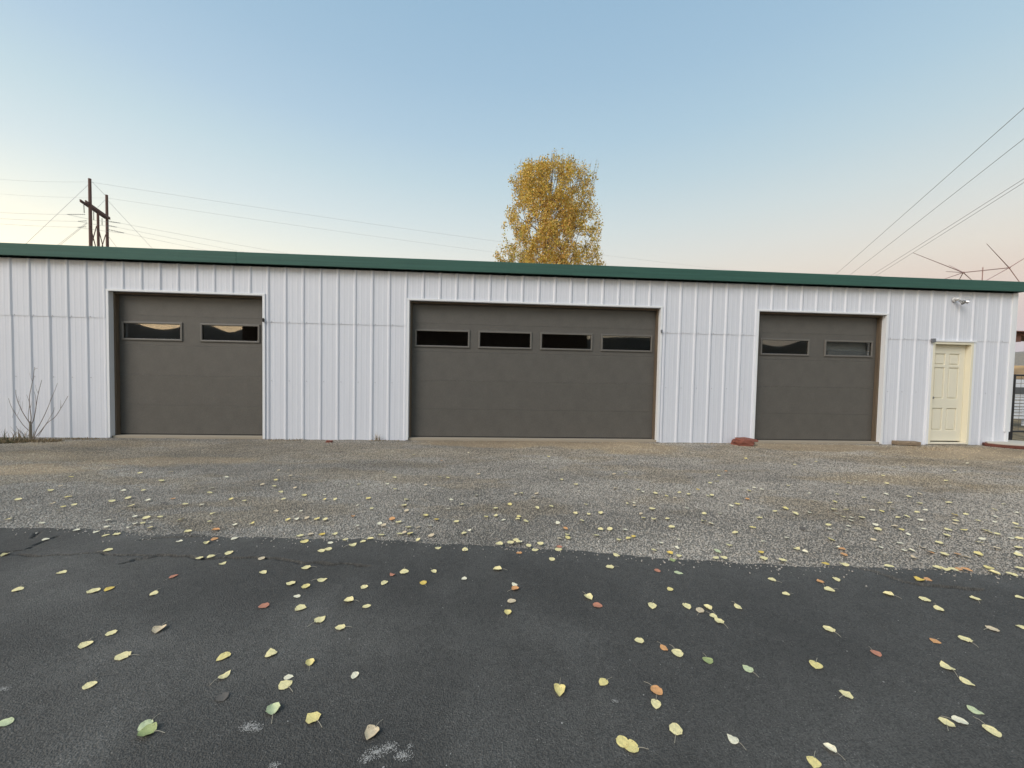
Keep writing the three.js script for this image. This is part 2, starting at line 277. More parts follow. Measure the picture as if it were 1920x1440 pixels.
const XL = -12.17, XR = 10.68, WT = 3.105, SEAM = 2.098;
const DOORS = [[-6.615, -4.027], [-1.448, 3.282], [5.241, 7.888]], DTOP = 2.57, ENTRY = [8.905, 9.792], ETOP = 2.07;
const garage = thing('metal_garage', 'long low white ribbed metal garage with green fascia and three grey overhead doors', 'garage', null);
const RIB0 = -8.211, RP = .3048;
function profile(x0, x1) {             // the rolled sheet: tall ribs every foot, two flat beads between them
  const pts = [], add = (x, z) => { if (x > x0 + 1e-4 && x < x1 - 1e-4) pts.push([x, z]); };
  const zAt = x => { const k = Math.round((x - RIB0) / RP), c = RIB0 + k * RP, d = Math.abs(x - c); if (d < .034) return d < .012 ? .0165 : .0165 * (1 - (d - .012) / .022); const e = Math.abs(Math.abs(x - c) - .104); return e < .018 ? .0016 * (1 - Math.max(0, e - .008) / .010) : 0; };
  for (let k = Math.floor((x0 - RIB0) / RP) - 1; k <= Math.ceil((x1 - RIB0) / RP) + 1; k++) {
    const c = RIB0 + k * RP;
    for (const d of [-.122, -.112, -.096, -.086, -.034, -.0125, -.010, .010, .0125, .034, .086, .096, .112, .122]) add(c + d, zAt(c + d));
  }
  pts.sort((a, b) => a[0] - b[0]); return [[x0, zAt(x0)], ...pts, [x1, zAt(x1)]];
}
function sheet(x0, x1, y0, y1, z) {
  const p = profile(x0, x1), pos = [], uv = [], nrm = [], t = .004;
  const quad = (a, b, c, d) => { for (const v of [a, b, c, a, c, d]) { pos.push(...v); uv.push(v[0], v[1]); } };
  for (let i = 0; i < p.length - 1; i++) {
    const [xa, za] = p[i], [xb, zb] = p[i + 1];
    quad([xa, y0, z + za], [xb, y0, z + zb], [xb, y1, z + zb], [xa, y1, z + za]);
    quad([xa, y0, z + za - t], [xb, y0, z + zb - t], [xb, y0, z + zb], [xa, y0, z + za]);
  }
  const g = new THREE.BufferGeometry(); g.setAttribute('position', new THREE.Float32BufferAttribute(pos, 3)); g.setAttribute('uv', new THREE.Float32BufferAttribute(uv, 2)); g.computeVertexNormals(); return g;
}
{
  const openings = [...DOORS.map(d => [...d, DTOP]), [...ENTRY, ETOP]];
  const cuts = (x0, x1, y0, y1, z) => {           // one sheet minus the openings
    let list = [[x0, x1, y0, y1]];
    for (const [a, b, top] of openings) list = list.flatMap(([c, d, e, f]) => {
      if (b <= c || a >= d || top <= e) return [[c, d, e, f]];
      const out = []; if (c < a) out.push([c, a, e, f]); if (d > b) out.push([b, d, e, f]);
      if (f > top) out.push([Math.max(a, c), Math.min(b, d), top, f]); return out;
    });
    return list.filter(q => q[1] - q[0] > .004 && q[3] - q[2] > .004).map(q => sheet(...q, z));
  };
  const edges = []; for (let k = -13; k <= 61; k += 3) edges.push(RIB0 + k * RP + .02); edges.push(XR - .002);
  edges.unshift(XL);
  for (let i = 0; i < edges.length - 1; i++) for (const [y0, y1, z] of [[-.02, SEAM + .03, 0], [SEAM, 3.083, .007]]) {
    const g = cuts(edges[i], edges[i + 1] + .016, y0, y1, z + (i % 2 ? .0022 : 0)); if (g.length) part('wall_panel', g, M_white, garage);
  }
  // framed wall behind the sheets, with the openings left free
  const WT = 3.06, core = [], zf = -.012, zb = -.17; let x = XL + .01;
  for (const [a, b, top] of openings) { core.push(box(x, a - .004, -.02, WT, zb, zf)); core.push(box(a - .004, b + .004, top + .004, WT, zb, zf)); x = b + .004; }
  core.push(box(x, XR - .01, -.02, WT, zb, zf)); part('framed_wall', core, M_inside, garage);
  part('side_wall', box(XR - .16, XR - .003, -.02, WT, -9.9, -.172), M_white, garage);
  part('side_wall', box(XL + .01, XL + .16, -.02, WT, -9.9, -.172), M_white, garage);
  part('back_wall', box(XL + .01, XR - .003, -.02, WT, -10.06, -9.902), M_white, garage);
  part('floor_slab', rbox(XL + .02, XR - .02, -.14, .028, -9.88, -.013, .008), mat(L3(.34, .29, .225), .9), garage);
  // corner trim
  part('corner_trim', [box(XR - .085, XR + .004, .27, 3.09, .001, .03), box(XR - .002, XR + .028, .27, 3.09, -.12, .03)], M_trim, garage);
  part('corner_trim', [box(XR - .055, XR - .001, .0, .268, .001, .028)], M_trim, garage);
  // green fascia in lengths, each lapped over the next
  const fj = [XL - .1, -10.5, -4.46, 1.55, 7.57, XR + .03];
  for (let i = 0; i < fj.length - 1; i++) {
    const o = (i % 2) * .003, a = fj[i], b = fj[i + 1] + (i < fj.length - 2 ? .05 : 0);
    part('fascia', [rbox(a, b, 3.098 - o, 3.292 + o, .105 + o, .13 + o, .006), box(a + .003, b - .003, 3.125, 3.132, -.15, .104), box(a, b, 3.285 + o, 3.297 + o, -.06, .118 + o)], M_green, garage);
  }
  part('end_fascia', box(XR + .006, XR + .03, 3.098, 3.29, -10.1, .103), M_green, garage);
  // low gable roof
  const rs = new THREE.Shape([[.10, 3.26], [-5, 3.72], [-10.2, 3.26], [-10.2, 3.31], [-5, 3.77], [.10, 3.283]].map(p => new THREE.Vector2(p[0], p[1])));
  const rg = new THREE.ExtrudeGeometry(rs, { depth: XR - XL + .1, bevelEnabled: false }); rg.rotateY(-Math.PI / 2); rg.translate(XR + .003, 0, 0); 
  part('roof', rg, M_green, garage);
  const gs = new THREE.Shape([[-.2, WT], [-.2, 3.22], [-5, 3.66], [-9.9, 3.22], [-9.9, WT]].map(p => new THREE.Vector2(p[0], p[1])));
  for (const gx of [XR - .02, XL + .16]) { const gg = new THREE.ExtrudeGeometry(gs, { depth: .12, bevelEnabled: false }); gg.rotateY(-Math.PI / 2); gg.translate(gx, 0, 0); part('gable', gg, M_white, garage); }
  part('front_plate', box(XL + .17, XR - .17, 3.0, 3.235, -.33, -.175), M_inside, garage);

  // overhead doors
  const DZ = -.142, DB = .03;
  const WIN = [[[-6.545, -5.510], [-5.205, -4.165]], [[-1.372, -.342], [-.185, .84], [.997, 2.020], [2.182, 3.205]], [[5.408, 6.440], [6.755, 7.795]]];
  const WY = [1.728, 2.064];
  const seams = [DB, .565, 1.105, 1.645, 2.172, 2.70];
  DOORS.forEach(([a, b], di) => {
    const d = new THREE.Group(); d.name = 'garage_door' + (di ? '_00' + di : ''); garage.add(d);
    d.userData.label = ['grey overhead door with two windows beside the bare shrub', 'wide grey overhead door with four windows', 'grey overhead door with two windows beside the cream entry door'][di];
    for (let s = 0; s < 5; s++) {
      const x0 = a - .03, x1 = b + .03, y0 = seams[s] + .0006, y1 = seams[s + 1] - .0006, sh = new THREE.Shape();
      sh.moveTo(x0, y0); sh.lineTo(x1, y0); sh.lineTo(x1, y1); sh.lineTo(x0, y1); sh.closePath();
      if (s === 3) for (const [u, v] of WIN[di]) { const h = new THREE.Path(), k = .02; h.moveTo(u + k, WY[0] + k); h.lineTo(u + k, WY[1] - k); h.lineTo(v - k, WY[1] - k); h.lineTo(v - k, WY[0] + k); h.closePath(); sh.holes.push(h); }
      const g = new THREE.ExtrudeGeometry(sh, { depth: .036, bevelEnabled: true, bevelThickness: .002, bevelSize: .0016, bevelOffset: -.0016, bevelSegments: 2 });
      g.translate(0, 0, DZ - .038); part('door_section', g, M_door, d);
    }
    for (const [u, v] of WIN[di]) {
      const sh = new THREE.Shape(), k = .036; sh.moveTo(u, WY[0]); sh.lineTo(v, WY[0]); sh.lineTo(v, WY[1]); sh.lineTo(u, WY[1]); sh.closePath();
      const h = new THREE.Path(); h.moveTo(u + k, WY[0] + k); h.lineTo(u + k, WY[1] - k); h.lineTo(v - k, WY[1] - k); h.lineTo(v - k, WY[0] + k); h.closePath(); sh.holes.push(h);
      const g = new THREE.ExtrudeGeometry(sh, { depth: .010, bevelEnabled: true, bevelThickness: .007, bevelSize: .009, bevelOffset: -.009, bevelSegments: 2 });
      g.translate(0, 0, DZ + .002); part('window_frame', g, M_frame, d);
      part('window_pane', box(u + .022, v - .022, WY[0] + .022, WY[1] - .022, DZ - .012, DZ - .008), M_glass, d);
    }
    if (di === 2) { const [u, v] = WIN[2][1]; part('inner_board', rbox(u + .11, v - .0, WY[0] - .2, WY[1] + .2, DZ - .16, DZ - .13, .01), mat(L3(.62, .62, .63), .8), d); part('inner_board', rbox(u + .16, v + .05, WY[0] - .2, WY[0] + .135, DZ - .12, DZ - .09, .01), mat(L3(.33, .33, .34), .8), d); }
    part('seal_and_gap_shade', box(a + .005, b - .005, .027, .048, DZ - .03, DZ + .003), M_dark, d);  // door seal, black and made taller to paint the shaded gap line below
    // dark timber jambs and head, then the white folded metal trim round the opening
    part('jamb_board', rbox(a - .002, a + .030, .029, DTOP - .001, DZ + .004, -.062, .004), M_jamb, d);
    part('jamb_board', rbox(b - .030, b + .002, .029, DTOP - .001, DZ + .004, -.062, .004), M_jamb, d);
    part('head_board', rbox(a + .031, b - .031, DTOP - .035, DTOP + .002, DZ + .004, -.062, .004), M_jamb, d);
    part('side_trim', [box(a - .038, a + .001, .0, DTOP + .002, .0005, .029), box(a - .001, a + .003, .029, DTOP, -.0615, .0285)], M_trim, d);
    part('side_trim', [box(b - .001, b + .038, .0, DTOP + .002, .0005, .029), box(b - .003, b + .001, .029, DTOP, -.0615, .0285)], M_trim, d);
    part('head_trim', [box(a - .038, b + .038, DTOP + .003, DTOP + .032, .008, .0305), box(a + .002, b - .002, DTOP - .0015, DTOP + .002, -.0615, .030)], M_trim, d);
  });
  // cream entry door
  const e = new THREE.Group(); e.name = 'entry_door'; e.userData.label = 'cream six panel entry door'; garage.add(e);
  const [ea, eb] = ENTRY, EZ = -.062, x0 = ea + .052, x1 = eb - .052, y0 = .055, y1 = ETOP - .05;
  part('door_frame', rbox(ea, ea + .05, 0, ETOP, EZ - .06, .034, .004), M_creamFrame, e);
  part('door_frame', rbox(eb - .05, eb, 0, ETOP, EZ - .06, .034, .004), M_creamFrame, e);
  part('door_frame', rbox(ea + .051, eb - .051, ETOP - .048, ETOP - .001, EZ - .06, .033, .004), M_creamFrame, e);
  part('head_trim', box(ea - .05, eb + .05, ETOP + .001, ETOP + .03, .002, .046), M_trim, e);
  part('side_trim', box(ea - .05, ea - .001, 0, ETOP, .002, .034), M_trim, e);
  part('side_trim', box(eb + .001, eb + .05, 0, ETOP, .002, .032), M_trim, e);
  part('threshold', rbox(ea + .052, eb - .052, .0, .030, EZ - .05, .03, .004), mat(L3(.74, .68, .56), .5), e);
  const W = x1 - x0, sh = new THREE.Shape(); sh.moveTo(x0, y0); sh.lineTo(x1, y0); sh.lineTo(x1, y1); sh.lineTo(x0, y1); sh.closePath();
  const panels = []; for (const [u, v] of [[.16, .44], [.56, .84]]) for (const [c, f] of [[.115, .345], [.45, .775], [.81, .92]]) panels.push([x0 + W * u, x0 + W * v, y0 + (y1 - y0) * c * .98, y0 + (y1 - y0) * f * .985]);
  for (const [a, b, c, f] of panels) { const h = new THREE.Path(); h.moveTo(a, c); h.lineTo(a, f); h.lineTo(b, f); h.lineTo(b, c); h.closePath(); sh.holes.push(h); }
  const lg = new THREE.ExtrudeGeometry(sh, { depth: .034, bevelEnabled: true, bevelThickness: .006, bevelSize: .010, bevelOffset: -.010, bevelSegments: 2 }); lg.translate(0, 0, EZ - .04); part('door_leaf', lg, M_cream, e);
  part('door_backing', box(x0 + .01, x1 - .01, y0 + .01, y1 - .01, EZ - .036, EZ - .022), M_cream, e);
  for (const [a, b, c, f] of panels) part('raised_panel', rbox(a + .018, b - .018, c + .018, f - .018, EZ - .024, EZ - .006, .008), M_cream, e);
  const kg = new THREE.LatheGeometry([[0, 0], [.026, 0], [.026, .006], [.011, .012], [.011, .030], [.024, .040], [.027, .052], [.018, .064], [0, .067]].map(p => new THREE.Vector2(...p)), 18); kg.rotateX(Math.PI / 2).translate(x0 + .055, .94, EZ + .003); part('knob', kg, mat(L3(.28, .26, .24), .3, { metalness: .9 }), e);
  part('deadbolt', new THREE.CylinderGeometry(.024, .026, .014, 18).rotateX(Math.PI / 2).translate(x0 + .055, 1.08, EZ + .010), M_cream, e);
  // little grey sensor boxes beside the doors
  part('sensor_box', rbox(8.822, 8.898, 2.052, 2.125, .047, .085, .006), M_grey, garage);
  part('sensor_box', rbox(-4.020, -3.994, 2.10, 2.165, .03, .06, .005), M_dark, garage);
  part('sensor_box', rbox(3.288, 3.312, 2.09, 2.155, .03, .055, .005), M_grey, garage);
  // fastener heads along the lap and the girts
  const screws = []; for (let k = -10; k <= 61; k++) for (const sy of [SEAM + .015, 1.05]) { const sx = RIB0 + k * RP + .06; if (openings.some(([a, b, t]) => sx > a - .05 && sx < b + .05 && sy < t + .05)) continue; screws.push(new THREE.CylinderGeometry(.0065, .0075, .005, 6).rotateX(Math.PI / 2).translate(sx, sy, .012)); }
  const sc = part('screw_heads', screws, mat(L3(.42, .42, .44), .5), garage); sc.userData.kind = 'stuff';
}

// twin flood light under the eave
{
  const c = onWall(1790, 565, .03); c.z = .03;
  const t = thing('flood_light', 'white twin head flood light on the wall above the cream door', 'light', c);
  t.scale.setScalar(.78);
  const M_l = mat(L3(.66, .66, .66), .35), M_lens = new THREE.MeshPhysicalMaterial({ color: L3(.6, .61, .62), roughness: .12, clearcoat: 1 }), M_m = mat(L3(.55, .55, .55), .25, { metalness: .8 });
  part('mounting_plate', new THREE.CylinderGeometry(.058, .066, .03, 28).rotateX(Math.PI / 2).translate(0, .045, .0), M_l, t);
  part('motion_sensor', new THREE.SphereGeometry(.045, 20, 14).scale(1, .8, 1).translate(.0, .05, .05), M_l, t);
  const head = (ox, dir) => {
    const prof = [[0, -.02], [.022, -.02], [.026, .02], [.052, .085], [.056, .09], [.050, .092], [.046, .082], [0, .078]].map(p => new THREE.Vector2(...p));
    const g = new THREE.LatheGeometry(prof, 24); const q = new THREE.Quaternion().setFromUnitVectors(V3(0, 1, 0), dir.clone().normalize()); g.applyQuaternion(q).translate(ox, -.01, .09);
    const h = part('lamp_head', g, M_m, t);
    const l = new THREE.SphereGeometry(.045, 18, 8, 0, 6.3, 0, 1.0).scale(1, .5, 1).translate(0, .062, 0).applyQuaternion(q).translate(ox, -.01, .09); part('lens', l, M_lens, h);
  };
  head(.035, V3(.05, -.62, .8)); head(.125, V3(.62, -.25, .5));
  part('arm', [rod(V3(0, .03, .02), V3(.035, -.005, .08), .011), rod(V3(.035, .0, .06), V3(.125, -.005, .085), .010)], M_l, t);
}

// ------------------------------------------------------------------ stones along the wall
function rock(name, label, a, b, h, d, seed, m, layers) {      // split sandstone: broken layers with ragged outlines
  const w = (b.x - a.x) / 2, R = rng(seed), gs = []; let y = -.03;
  for (let k = 0; k < layers; k++) {
    const t = (h + .03) / layers * (.8 + .4 * R()), sh = new THREE.Shape(), n = 11, f = 1 - .22 * k / layers - .08 * R(), ox = (R() - .5) * w * .25, oz = -.12 * d * k / layers;
    for (let i = 0; i < n; i++) { const q = i / n * 6.283, r = f * (.80 + .28 * R()), cx = Math.cos(q), cz = Math.sin(q), sq = 1 / Math.pow(Math.pow(Math.abs(cx), 4) + Math.pow(Math.abs(cz), 4), .25); sh[i ? 'lineTo' : 'moveTo'](cx * sq * r * w + ox, cz * sq * r * d / 2 + oz); }
    const g = new THREE.ExtrudeGeometry(sh, { depth: t - .008, bevelEnabled: true, bevelThickness: .006, bevelSize: .008, bevelOffset: -.008, bevelSegments: 1 }); g.rotateX(-Math.PI / 2).rotateZ((R() - .5) * .07).translate(0, y + .006, 0); y += t * .92; gs.push(g);
  }
  const g = mergeGeometries(gs), p = g.attributes.position; for (let i = 0; i < p.count; i++) { const x = p.getX(i), yy = p.getY(i), z = p.getZ(i); p.setXYZ(i, x + (fbm(yy * 60, z * 12, seed, 3) - .5) * .05, yy + (fbm(x * 9, z * 9, seed + 1, 3) - .5) * .02, z + (fbm(x * 12, yy * 60, seed + 2, 3) - .5) * .05); }
  g.computeVertexNormals(); planarUV(g, (x, yy, z) => [x * 2 + z, yy * 6 + z * .7]);
  const me = part(numbered(name), g, m, scene); me.position.set((a.x + b.x) / 2, 0, (a.z + b.z) / 2); tag(me, label, 'stone'); return me;
}
const redTex = dataTex(256, 256, (i, j, o) => { const n = .7 + .6 * fbm(i / 14, j / 5, 111, 5); o[0] = 140 * n; o[1] = 88 * n; o[2] = 74 * n; });
const M_red = mat(L3(.85, .8, .78), .9, { map: redTex }); redTex.repeat.set(2, 2);
rock('sandstone_rock', 'red sandstone rock against the wall beside the right garage door', V3(4.70, 0, .20), V3(5.12, 0, .18), .115, .34, 5, M_red, 4);
rock('sandstone_rock', 'small flat red stone chip at the foot of the wall between two garage doors', V3(-2.83, 0, .24), V3(-2.70, 0, .24), .02, .10, 9, M_red, 2);
{
  const g = rbox(-.22, .22, 0, .075, -.07, .07, .012); planarUV(g, (x, y, z) => [x * 2, (y + z) * 6]);
  const woodTex = dataTex(256, 64, (i, j, o) => { const n = .75 + .4 * fbm(i / 40, j / 4, 113, 4); o[0] = 158 * n; o[1] = 138 * n; o[2] = 115 * n; });
  const m = part('wood_block', g, mat(L3(.8, .8, .8), .9, { map: woodTex }), scene); m.position.set(8.35, -.004, .105); m.rotation.y = -.12; tag(m, 'short weathered timber block lying at the foot of the wall', 'block');
  const s = new THREE.Shape(); for (let i = 0; i < 22; i++) { const a = i / 22 * 6.283, r = 1 + .16 * (fbm(Math.cos(a) * 2 + 5, Math.sin(a) * 2, 115, 3) - .5) * 2; s[i ? 'lineTo' : 'moveTo'](Math.cos(a) * .62 * r, Math.sin(a) * .36 * r); }
  const sg = new THREE.ExtrudeGeometry(s, { depth: .035, bevelEnabled: true, bevelThickness: .012, bevelSize: .012, bevelSegments: 2 }); sg.rotateX(-Math.PI / 2);
  const sl = thing('stone_slab', 'flat red stone slab with a pale top beside the building corner', 'stone', V3(10.72, -.004, .12));
  part('slab', sg, mat(L3(.5, .46, .45), .95, { map: redTex }), sl);
  const s2 = s.clone(); const tg = new THREE.ExtrudeGeometry(s2, { depth: .012, bevelEnabled: true, bevelThickness: .004, bevelSize: .006, bevelSegments: 2 }); tg.scale(.93, .9, 1); tg.rotateX(-Math.PI / 2).translate(.02, .051, -.01); part('pale_crust', tg, mat(L3(.55, .50, .42), .95, { map: paintTex }), sl);
}

// ------------------------------------------------------------------ bare shrub and weeds
const M_twig = mat(L3(.29, .245, .22), .9), M_stem = mat(L3(.26, .22, .17), .9);
function taperTube(pts, r0, r1, seg = 6) {
  const c = new THREE.CatmullRomCurve3(pts), n = Math.max(4, pts.length * 4), g = new THREE.TubeGeometry(c, n, 1, seg, false), p = g.attributes.position, ctr = c.getSpacedPoints(n);
  for (let i = 0; i <= n; i++) for (let j = 0; j <= seg; j++) { const k = i * (seg + 1) + j, r = lerp(r0, r1, i / n), o = ctr[i]; p.setXYZ(k, o.x + (p.getX(k) - o.x) * r, o.y + (p.getY(k) - o.y) * r, o.z + (p.getZ(k) - o.z) * r); }
  // TubeGeometry samples by arc length, so the ring centres are the spaced points
  g.computeVertexNormals(); return g;
}
{
  const z0 = .34, q = (x, y, dz = 0) => { const p = onWall(x / 6, 640 + y / 6, z0 + dz); return p; };
  const base = q(345, 1095); base.y = 0;
  const sh = thing('bare_shrub', 'leafless shrub of thin upright stems against the white wall', 'shrub', null);
  const S = (l, r0, r1, dz, d0 = 0) => part('stem', taperTube(l.map(([x, y], i) => q(x, y, d0 + dz * i / (l.length - 1))), r0 * .6, r1 * .6), M_twig, sh);
  const tr = [q(345, 1110), q(343, 1020), q(342, 930), q(338, 900)]; tr[0].y = -.03; part('trunk', taperTube(tr, .022, .015), M_stem, sh);
  S([[340, 930], [320, 900], [290, 855], [245, 780], [205, 690], [180, 600], [178, 545]], .010, .004, .10);
  S([[345, 930], [350, 860], [338, 760], [330, 640], [348, 530], [372, 420], [385, 320], [390, 290]], .011, .004, -.08);
  S([[345, 940], [375, 890], [395, 800], [410, 700], [430, 590], [455, 490], [468, 435]], .010, .004, .15);
  S([[405, 760], [403, 660], [395, 600], [382, 565]], .006, .003, .05, .08);
  S([[375, 1100], [410, 1000], [455, 920], [510, 810], [560, 690], [600, 590], [625, 530], [645, 470]], .010, .003, -.12);
  S([[375, 1100], [450, 1020], [530, 920], [620, 850], [680, 760], [740, 660], [765, 615]], .010, .004, .14);
  S([[430, 1070], [500, 960], [560, 860], [605, 780], [610, 740]], .006, .003, .18);
  S([[330, 1010], [260, 940], [190, 840], [125, 730], [95, 640]], .008, .003, .12);
  S([[385, 320], [405, 305], [425, 303]], .004, .004, .02, -.08); S([[322, 900], [318, 820], [330, 700], [318, 650], [300, 600]], .006, .003, -.1);
  S([[310, 1060], [240, 1030], [200, 990], [180, 950]], .006, .003, .1); S([[140, 860], [150, 800], [140, 770]], .003, .002, .02, .1);
  for (const [x, y] of [[205, 690], [338, 760], [430, 590], [560, 690], [680, 760], [190, 840], [365, 450], [245, 780]]) { const R = rng(x * 3 + y); for (let k = 0; k < 2; k++) { const a = (R() - .5) * 110, b = -40 - R() * 70; S([[x, y], [x + a * .5, y + b * .6], [x + a * .6, y + b]], .003, .0015, (R() - .5) * .1, .02); } }
  // low green and dry weeds, uncountable blades
  const R = rng(33), pos = [], col = [];
  const blade = (x, y, z, h, w, a, lean, c) => { const dx = Math.cos(a) * w, dz = Math.sin(a) * w, lx = Math.sin(a) * lean, lz = -Math.cos(a) * lean; const p0 = [x - dx, y, z - dz], p1 = [x + dx, y, z + dz], p2 = [x + dx * .7 + lx * .4, y + h * .6, z + dz * .7 + lz * .4], p3 = [x - dx * .7 + lx * .4, y + h * .6, z - dz * .7 + lz * .4], p4 = [x + lx, y + h, z + lz]; for (const v of [p0, p1, p2, p0, p2, p3, p3, p2, p4]) { pos.push(...v); col.push(...c); } };
  const tuft = (cx, cz, rx, rz, n, h, dry) => { for (let i = 0; i < n; i++) { const r = Math.sqrt(R()), t = R() * 6.283, x = cx + Math.cos(t) * r * rx, z = Math.max(.05, cz + Math.sin(t) * r * rz); const d = R() < dry, v = .6 + .8 * R(); blade(x, gravelY(x, z) - .005, z, h * (.3 + R() * .9), .0025 + .004 * R(), R() * 6.283, (R() - .5) * h * 1.5, d ? [.27 * v, .20 * v, .115 * v] : [.055 * v, .075 * v, .03 * v]); } };
  tuft(-8.3, .5, .55, .28, 2600, .06, .5); tuft(-7.75, .42, .3, .16, 900, .045, .75); tuft(-8.9, .5, .5, .3, 1500, .07, .5); tuft(-7.4, .35, .35, .14, 500, .05, .95); tuft(-8.0, .2, .3, .1, 60, .2, .7);
  tuft(-6.95, .16, .3, .06, 160, .04, .9); tuft(-3.6, .10, .35, .04, 120, .045, .95); tuft(-1.98, .07, .06, .02, 16, .15, 1); tuft(-1.85, .1, .35, .04, 90, .035, 1); tuft(8.4, .45, .5, .2, 160, .03, 1); tuft(10.3, .1, .3, .05, 60, .05, 1); tuft(4.3, .1, .5, .05, 70, .03, 1);
  const g = new THREE.BufferGeometry(); g.setAttribute('position', new THREE.Float32BufferAttribute(pos, 3)); g.setAttribute('color', new THREE.Float32BufferAttribute(col, 3)); g.computeVertexNormals();
  const w = part('weeds', g, new THREE.MeshStandardMaterial({ vertexColors: true, roughness: .9, side: THREE.DoubleSide }), scene); w.userData = { kind: 'stuff', label: 'low green and dry weeds along the foot of the wall', category: 'weeds' };
}

// ------------------------------------------------------------------ poplar behind the garage
{
  const D = 30, foot = P(1030, 500, D); foot.y = 0;
  const tree = thing('poplar_tree', 'tall golden leaved poplar standing behind the garage', 'tree', foot);
  const R = rng(404), base = foot.clone();
  const loc = (px, py, dd = 0) => P(px, py, D + dd).sub(base);
  const barkG = [], M_bark = mat(L3(.20, .16, .12), .9);
  const tTop = loc(1035, 330), tubes = [];
  const trunkPts = [V3(0, -.1, 0), V3(.05, 3, 0), V3(-.1, 6, .1), loc(1022, 430), loc(1030, 370), tTop];
  const trunk = part('trunk', taperTube(trunkPts, .28, .03, 9), M_bark, tree);
  // envelope of the crown: half width and centre by image row
  const env = [[297, 1041, 20], [307, 1039, 46], [322, 1037, 63], [345, 1037, 74], [375, 1038, 80], [410, 1040, 84], [440, 1040, 88], [465, 1036, 94], [490, 1030, 98], [520, 1028, 104], [560, 1026, 108], [600, 1026, 100], [640, 1026, 80]];
  const envAt = y => { let i = 0; while (i < env.length - 2 && y > env[i + 1][0]) i++; const t = Math.min(1, (y - env[i][0]) / (env[i + 1][0] - env[i][0])); return [lerp(env[i][1], env[i + 1][1], t), lerp(env[i][2], env[i + 1][2], t)]; };
  const mpx = D / F;
  // holes where the sky shows through
  const holes = [[1038, 340, 9, 26], [985, 398, 13, 10], [1000, 430, 8, 24], [1116, 372, 5, 16], [1108, 420, 10, 12], [980, 415, 10, 9], [1075, 345, 8, 16], [1078, 375, 8, 10], [1090, 450, 16, 12], [1000, 300, 7, 12], [1084, 300, 7, 16], [960, 440, 8, 14], [1045, 470, 6, 6]];
  const lp = [], ln = [], lc = [], twG = [];
  const leafCols = [[.70, .46, .085], [.66, .46, .08], [.53, .44, .07], [.80, .58, .18], [.66, .38, .10], [.46, .41, .07]];
  const addLeaf = (c, s, tint) => {
    const n = V3(R() - .5, R() - .3, R() - .5).normalize(), u = V3(R() - .5, R() - .8, R() - .5).cross(n).normalize(), v = n.clone().cross(u);
    const a = c.clone().addScaledVector(v, s * .62), b = c.clone().addScaledVector(u, s * .46).addScaledVector(n, s * .15), e = c.clone().addScaledVector(v, -s * .62), d = c.clone().addScaledVector(u, -s * .46).addScaledVector(n, s * .15);
    for (const q of [a, e, b, a, d, e]) lp.push(q.x, q.y, q.z);
    const k = leafCols[Math.min(5, Math.max(0, tint + (R() * 4 | 0) - 1))], m = .7 + .6 * R(); for (let i = 0; i < 6; i++) lc.push(k[0] * m, k[1] * m, k[2] * m);
  };
  const limbs = [];
  for (let i = 0; i < 34; i++) {           // ascending limbs
    const t = .12 + .8 * (i / 34), st = new THREE.CatmullRomCurve3(trunkPts).getPoint(t * .9);
    const py = lerp(600, 318, Math.min(1, t * 1.05 + .05 * R())), [cx, hw] = envAt(py - 35), ang = i * 2.4 + R(), rr = .45 + .5 * R();
    const end = loc(cx + Math.cos(ang) * hw * rr, py - 30 - 20 * R(), Math.sin(ang) * hw * rr * mpx);
    const mid = st.clone().lerp(end, .55); mid.y -= (end.y - st.y) * .12; mid.addScaledVector(V3(R() - .5, 0, R() - .5), .4);
    limbs.push(new THREE.CatmullRomCurve3([st, mid, end])); twG.push(taperTube([st, mid, end], .075 * (1.1 - t * .6), .015, 5));
  }
  for (let i = 0; i < 2300; i++) {
    const py = 303 + Math.pow(R(), .9) * 323, [cx, hw] = envAt(py), ang = R() * 6.283, rr = Math.pow(R(), .42), edgeN = .86 + .34 * vnoise(ang * 2.3, py / 20, 401);
    const px = cx + Math.cos(ang) * hw * rr * edgeN, dz = Math.sin(ang) * hw * rr * mpx * edgeN;
    let hole = false; for (const [hx, hy, hrx, hry] of holes) if (Math.hypot((px - hx) / hrx, (py - hy) / hry) < 1.0 + .3 * (R() - .5)) { hole = true; break; }
    if (hole) continue;
    if (vnoise(px / 19, py / 24 + dz, 409) < .27 && R() < .75) continue;
    const c = loc(px, py, dz); if (c.y < 2.2) continue;
    // twig towards the nearest limb
    let best = null, bd = 1e9; for (const l of limbs) for (const t of [.45, .7, .9, 1]) { const q = l.getPoint(t); const dd = q.distanceTo(c) + (q.y > c.y ? 1.5 : 0); if (dd < bd) { bd = dd; best = q; } }
    const dirv = c.clone().sub(best); const L = dirv.length();
    if (L < 2.6) { const m2 = best.clone().lerp(c, .5); m2.y -= L * .06; twG.push(taperTube([best, m2, c.clone().add(V3(0, .15, 0))], .012, .004, 3)); }
    const upw = V3((c.x - best.x) * .25, .9, (c.z - best.z) * .25).normalize(), sl = .28 + .35 * R(), tint = (py > 440 && px < 985) ? 4 : (px > 1000 && px < 1075 && py > 370) ? 2 : 1;
    const nl = 32 + (R() * 22 | 0), sparse = (px > 1085 ? .55 : 1) * (py < 312 ? .6 : 1);
    for (let k = 0; k < nl * sparse; k++) { const q = c.clone().addScaledVector(upw, (R() - .35) * sl * 1.6); const sp = .13 + .11 * R(); q.x += (R() + R() - 1) * sp * 1.7; q.y += (R() + R() - 1) * sp * 1.4; q.z += (R() + R() - 1) * sp * 1.7; addLeaf(q, .075 + .06 * R(), tint); }
  }
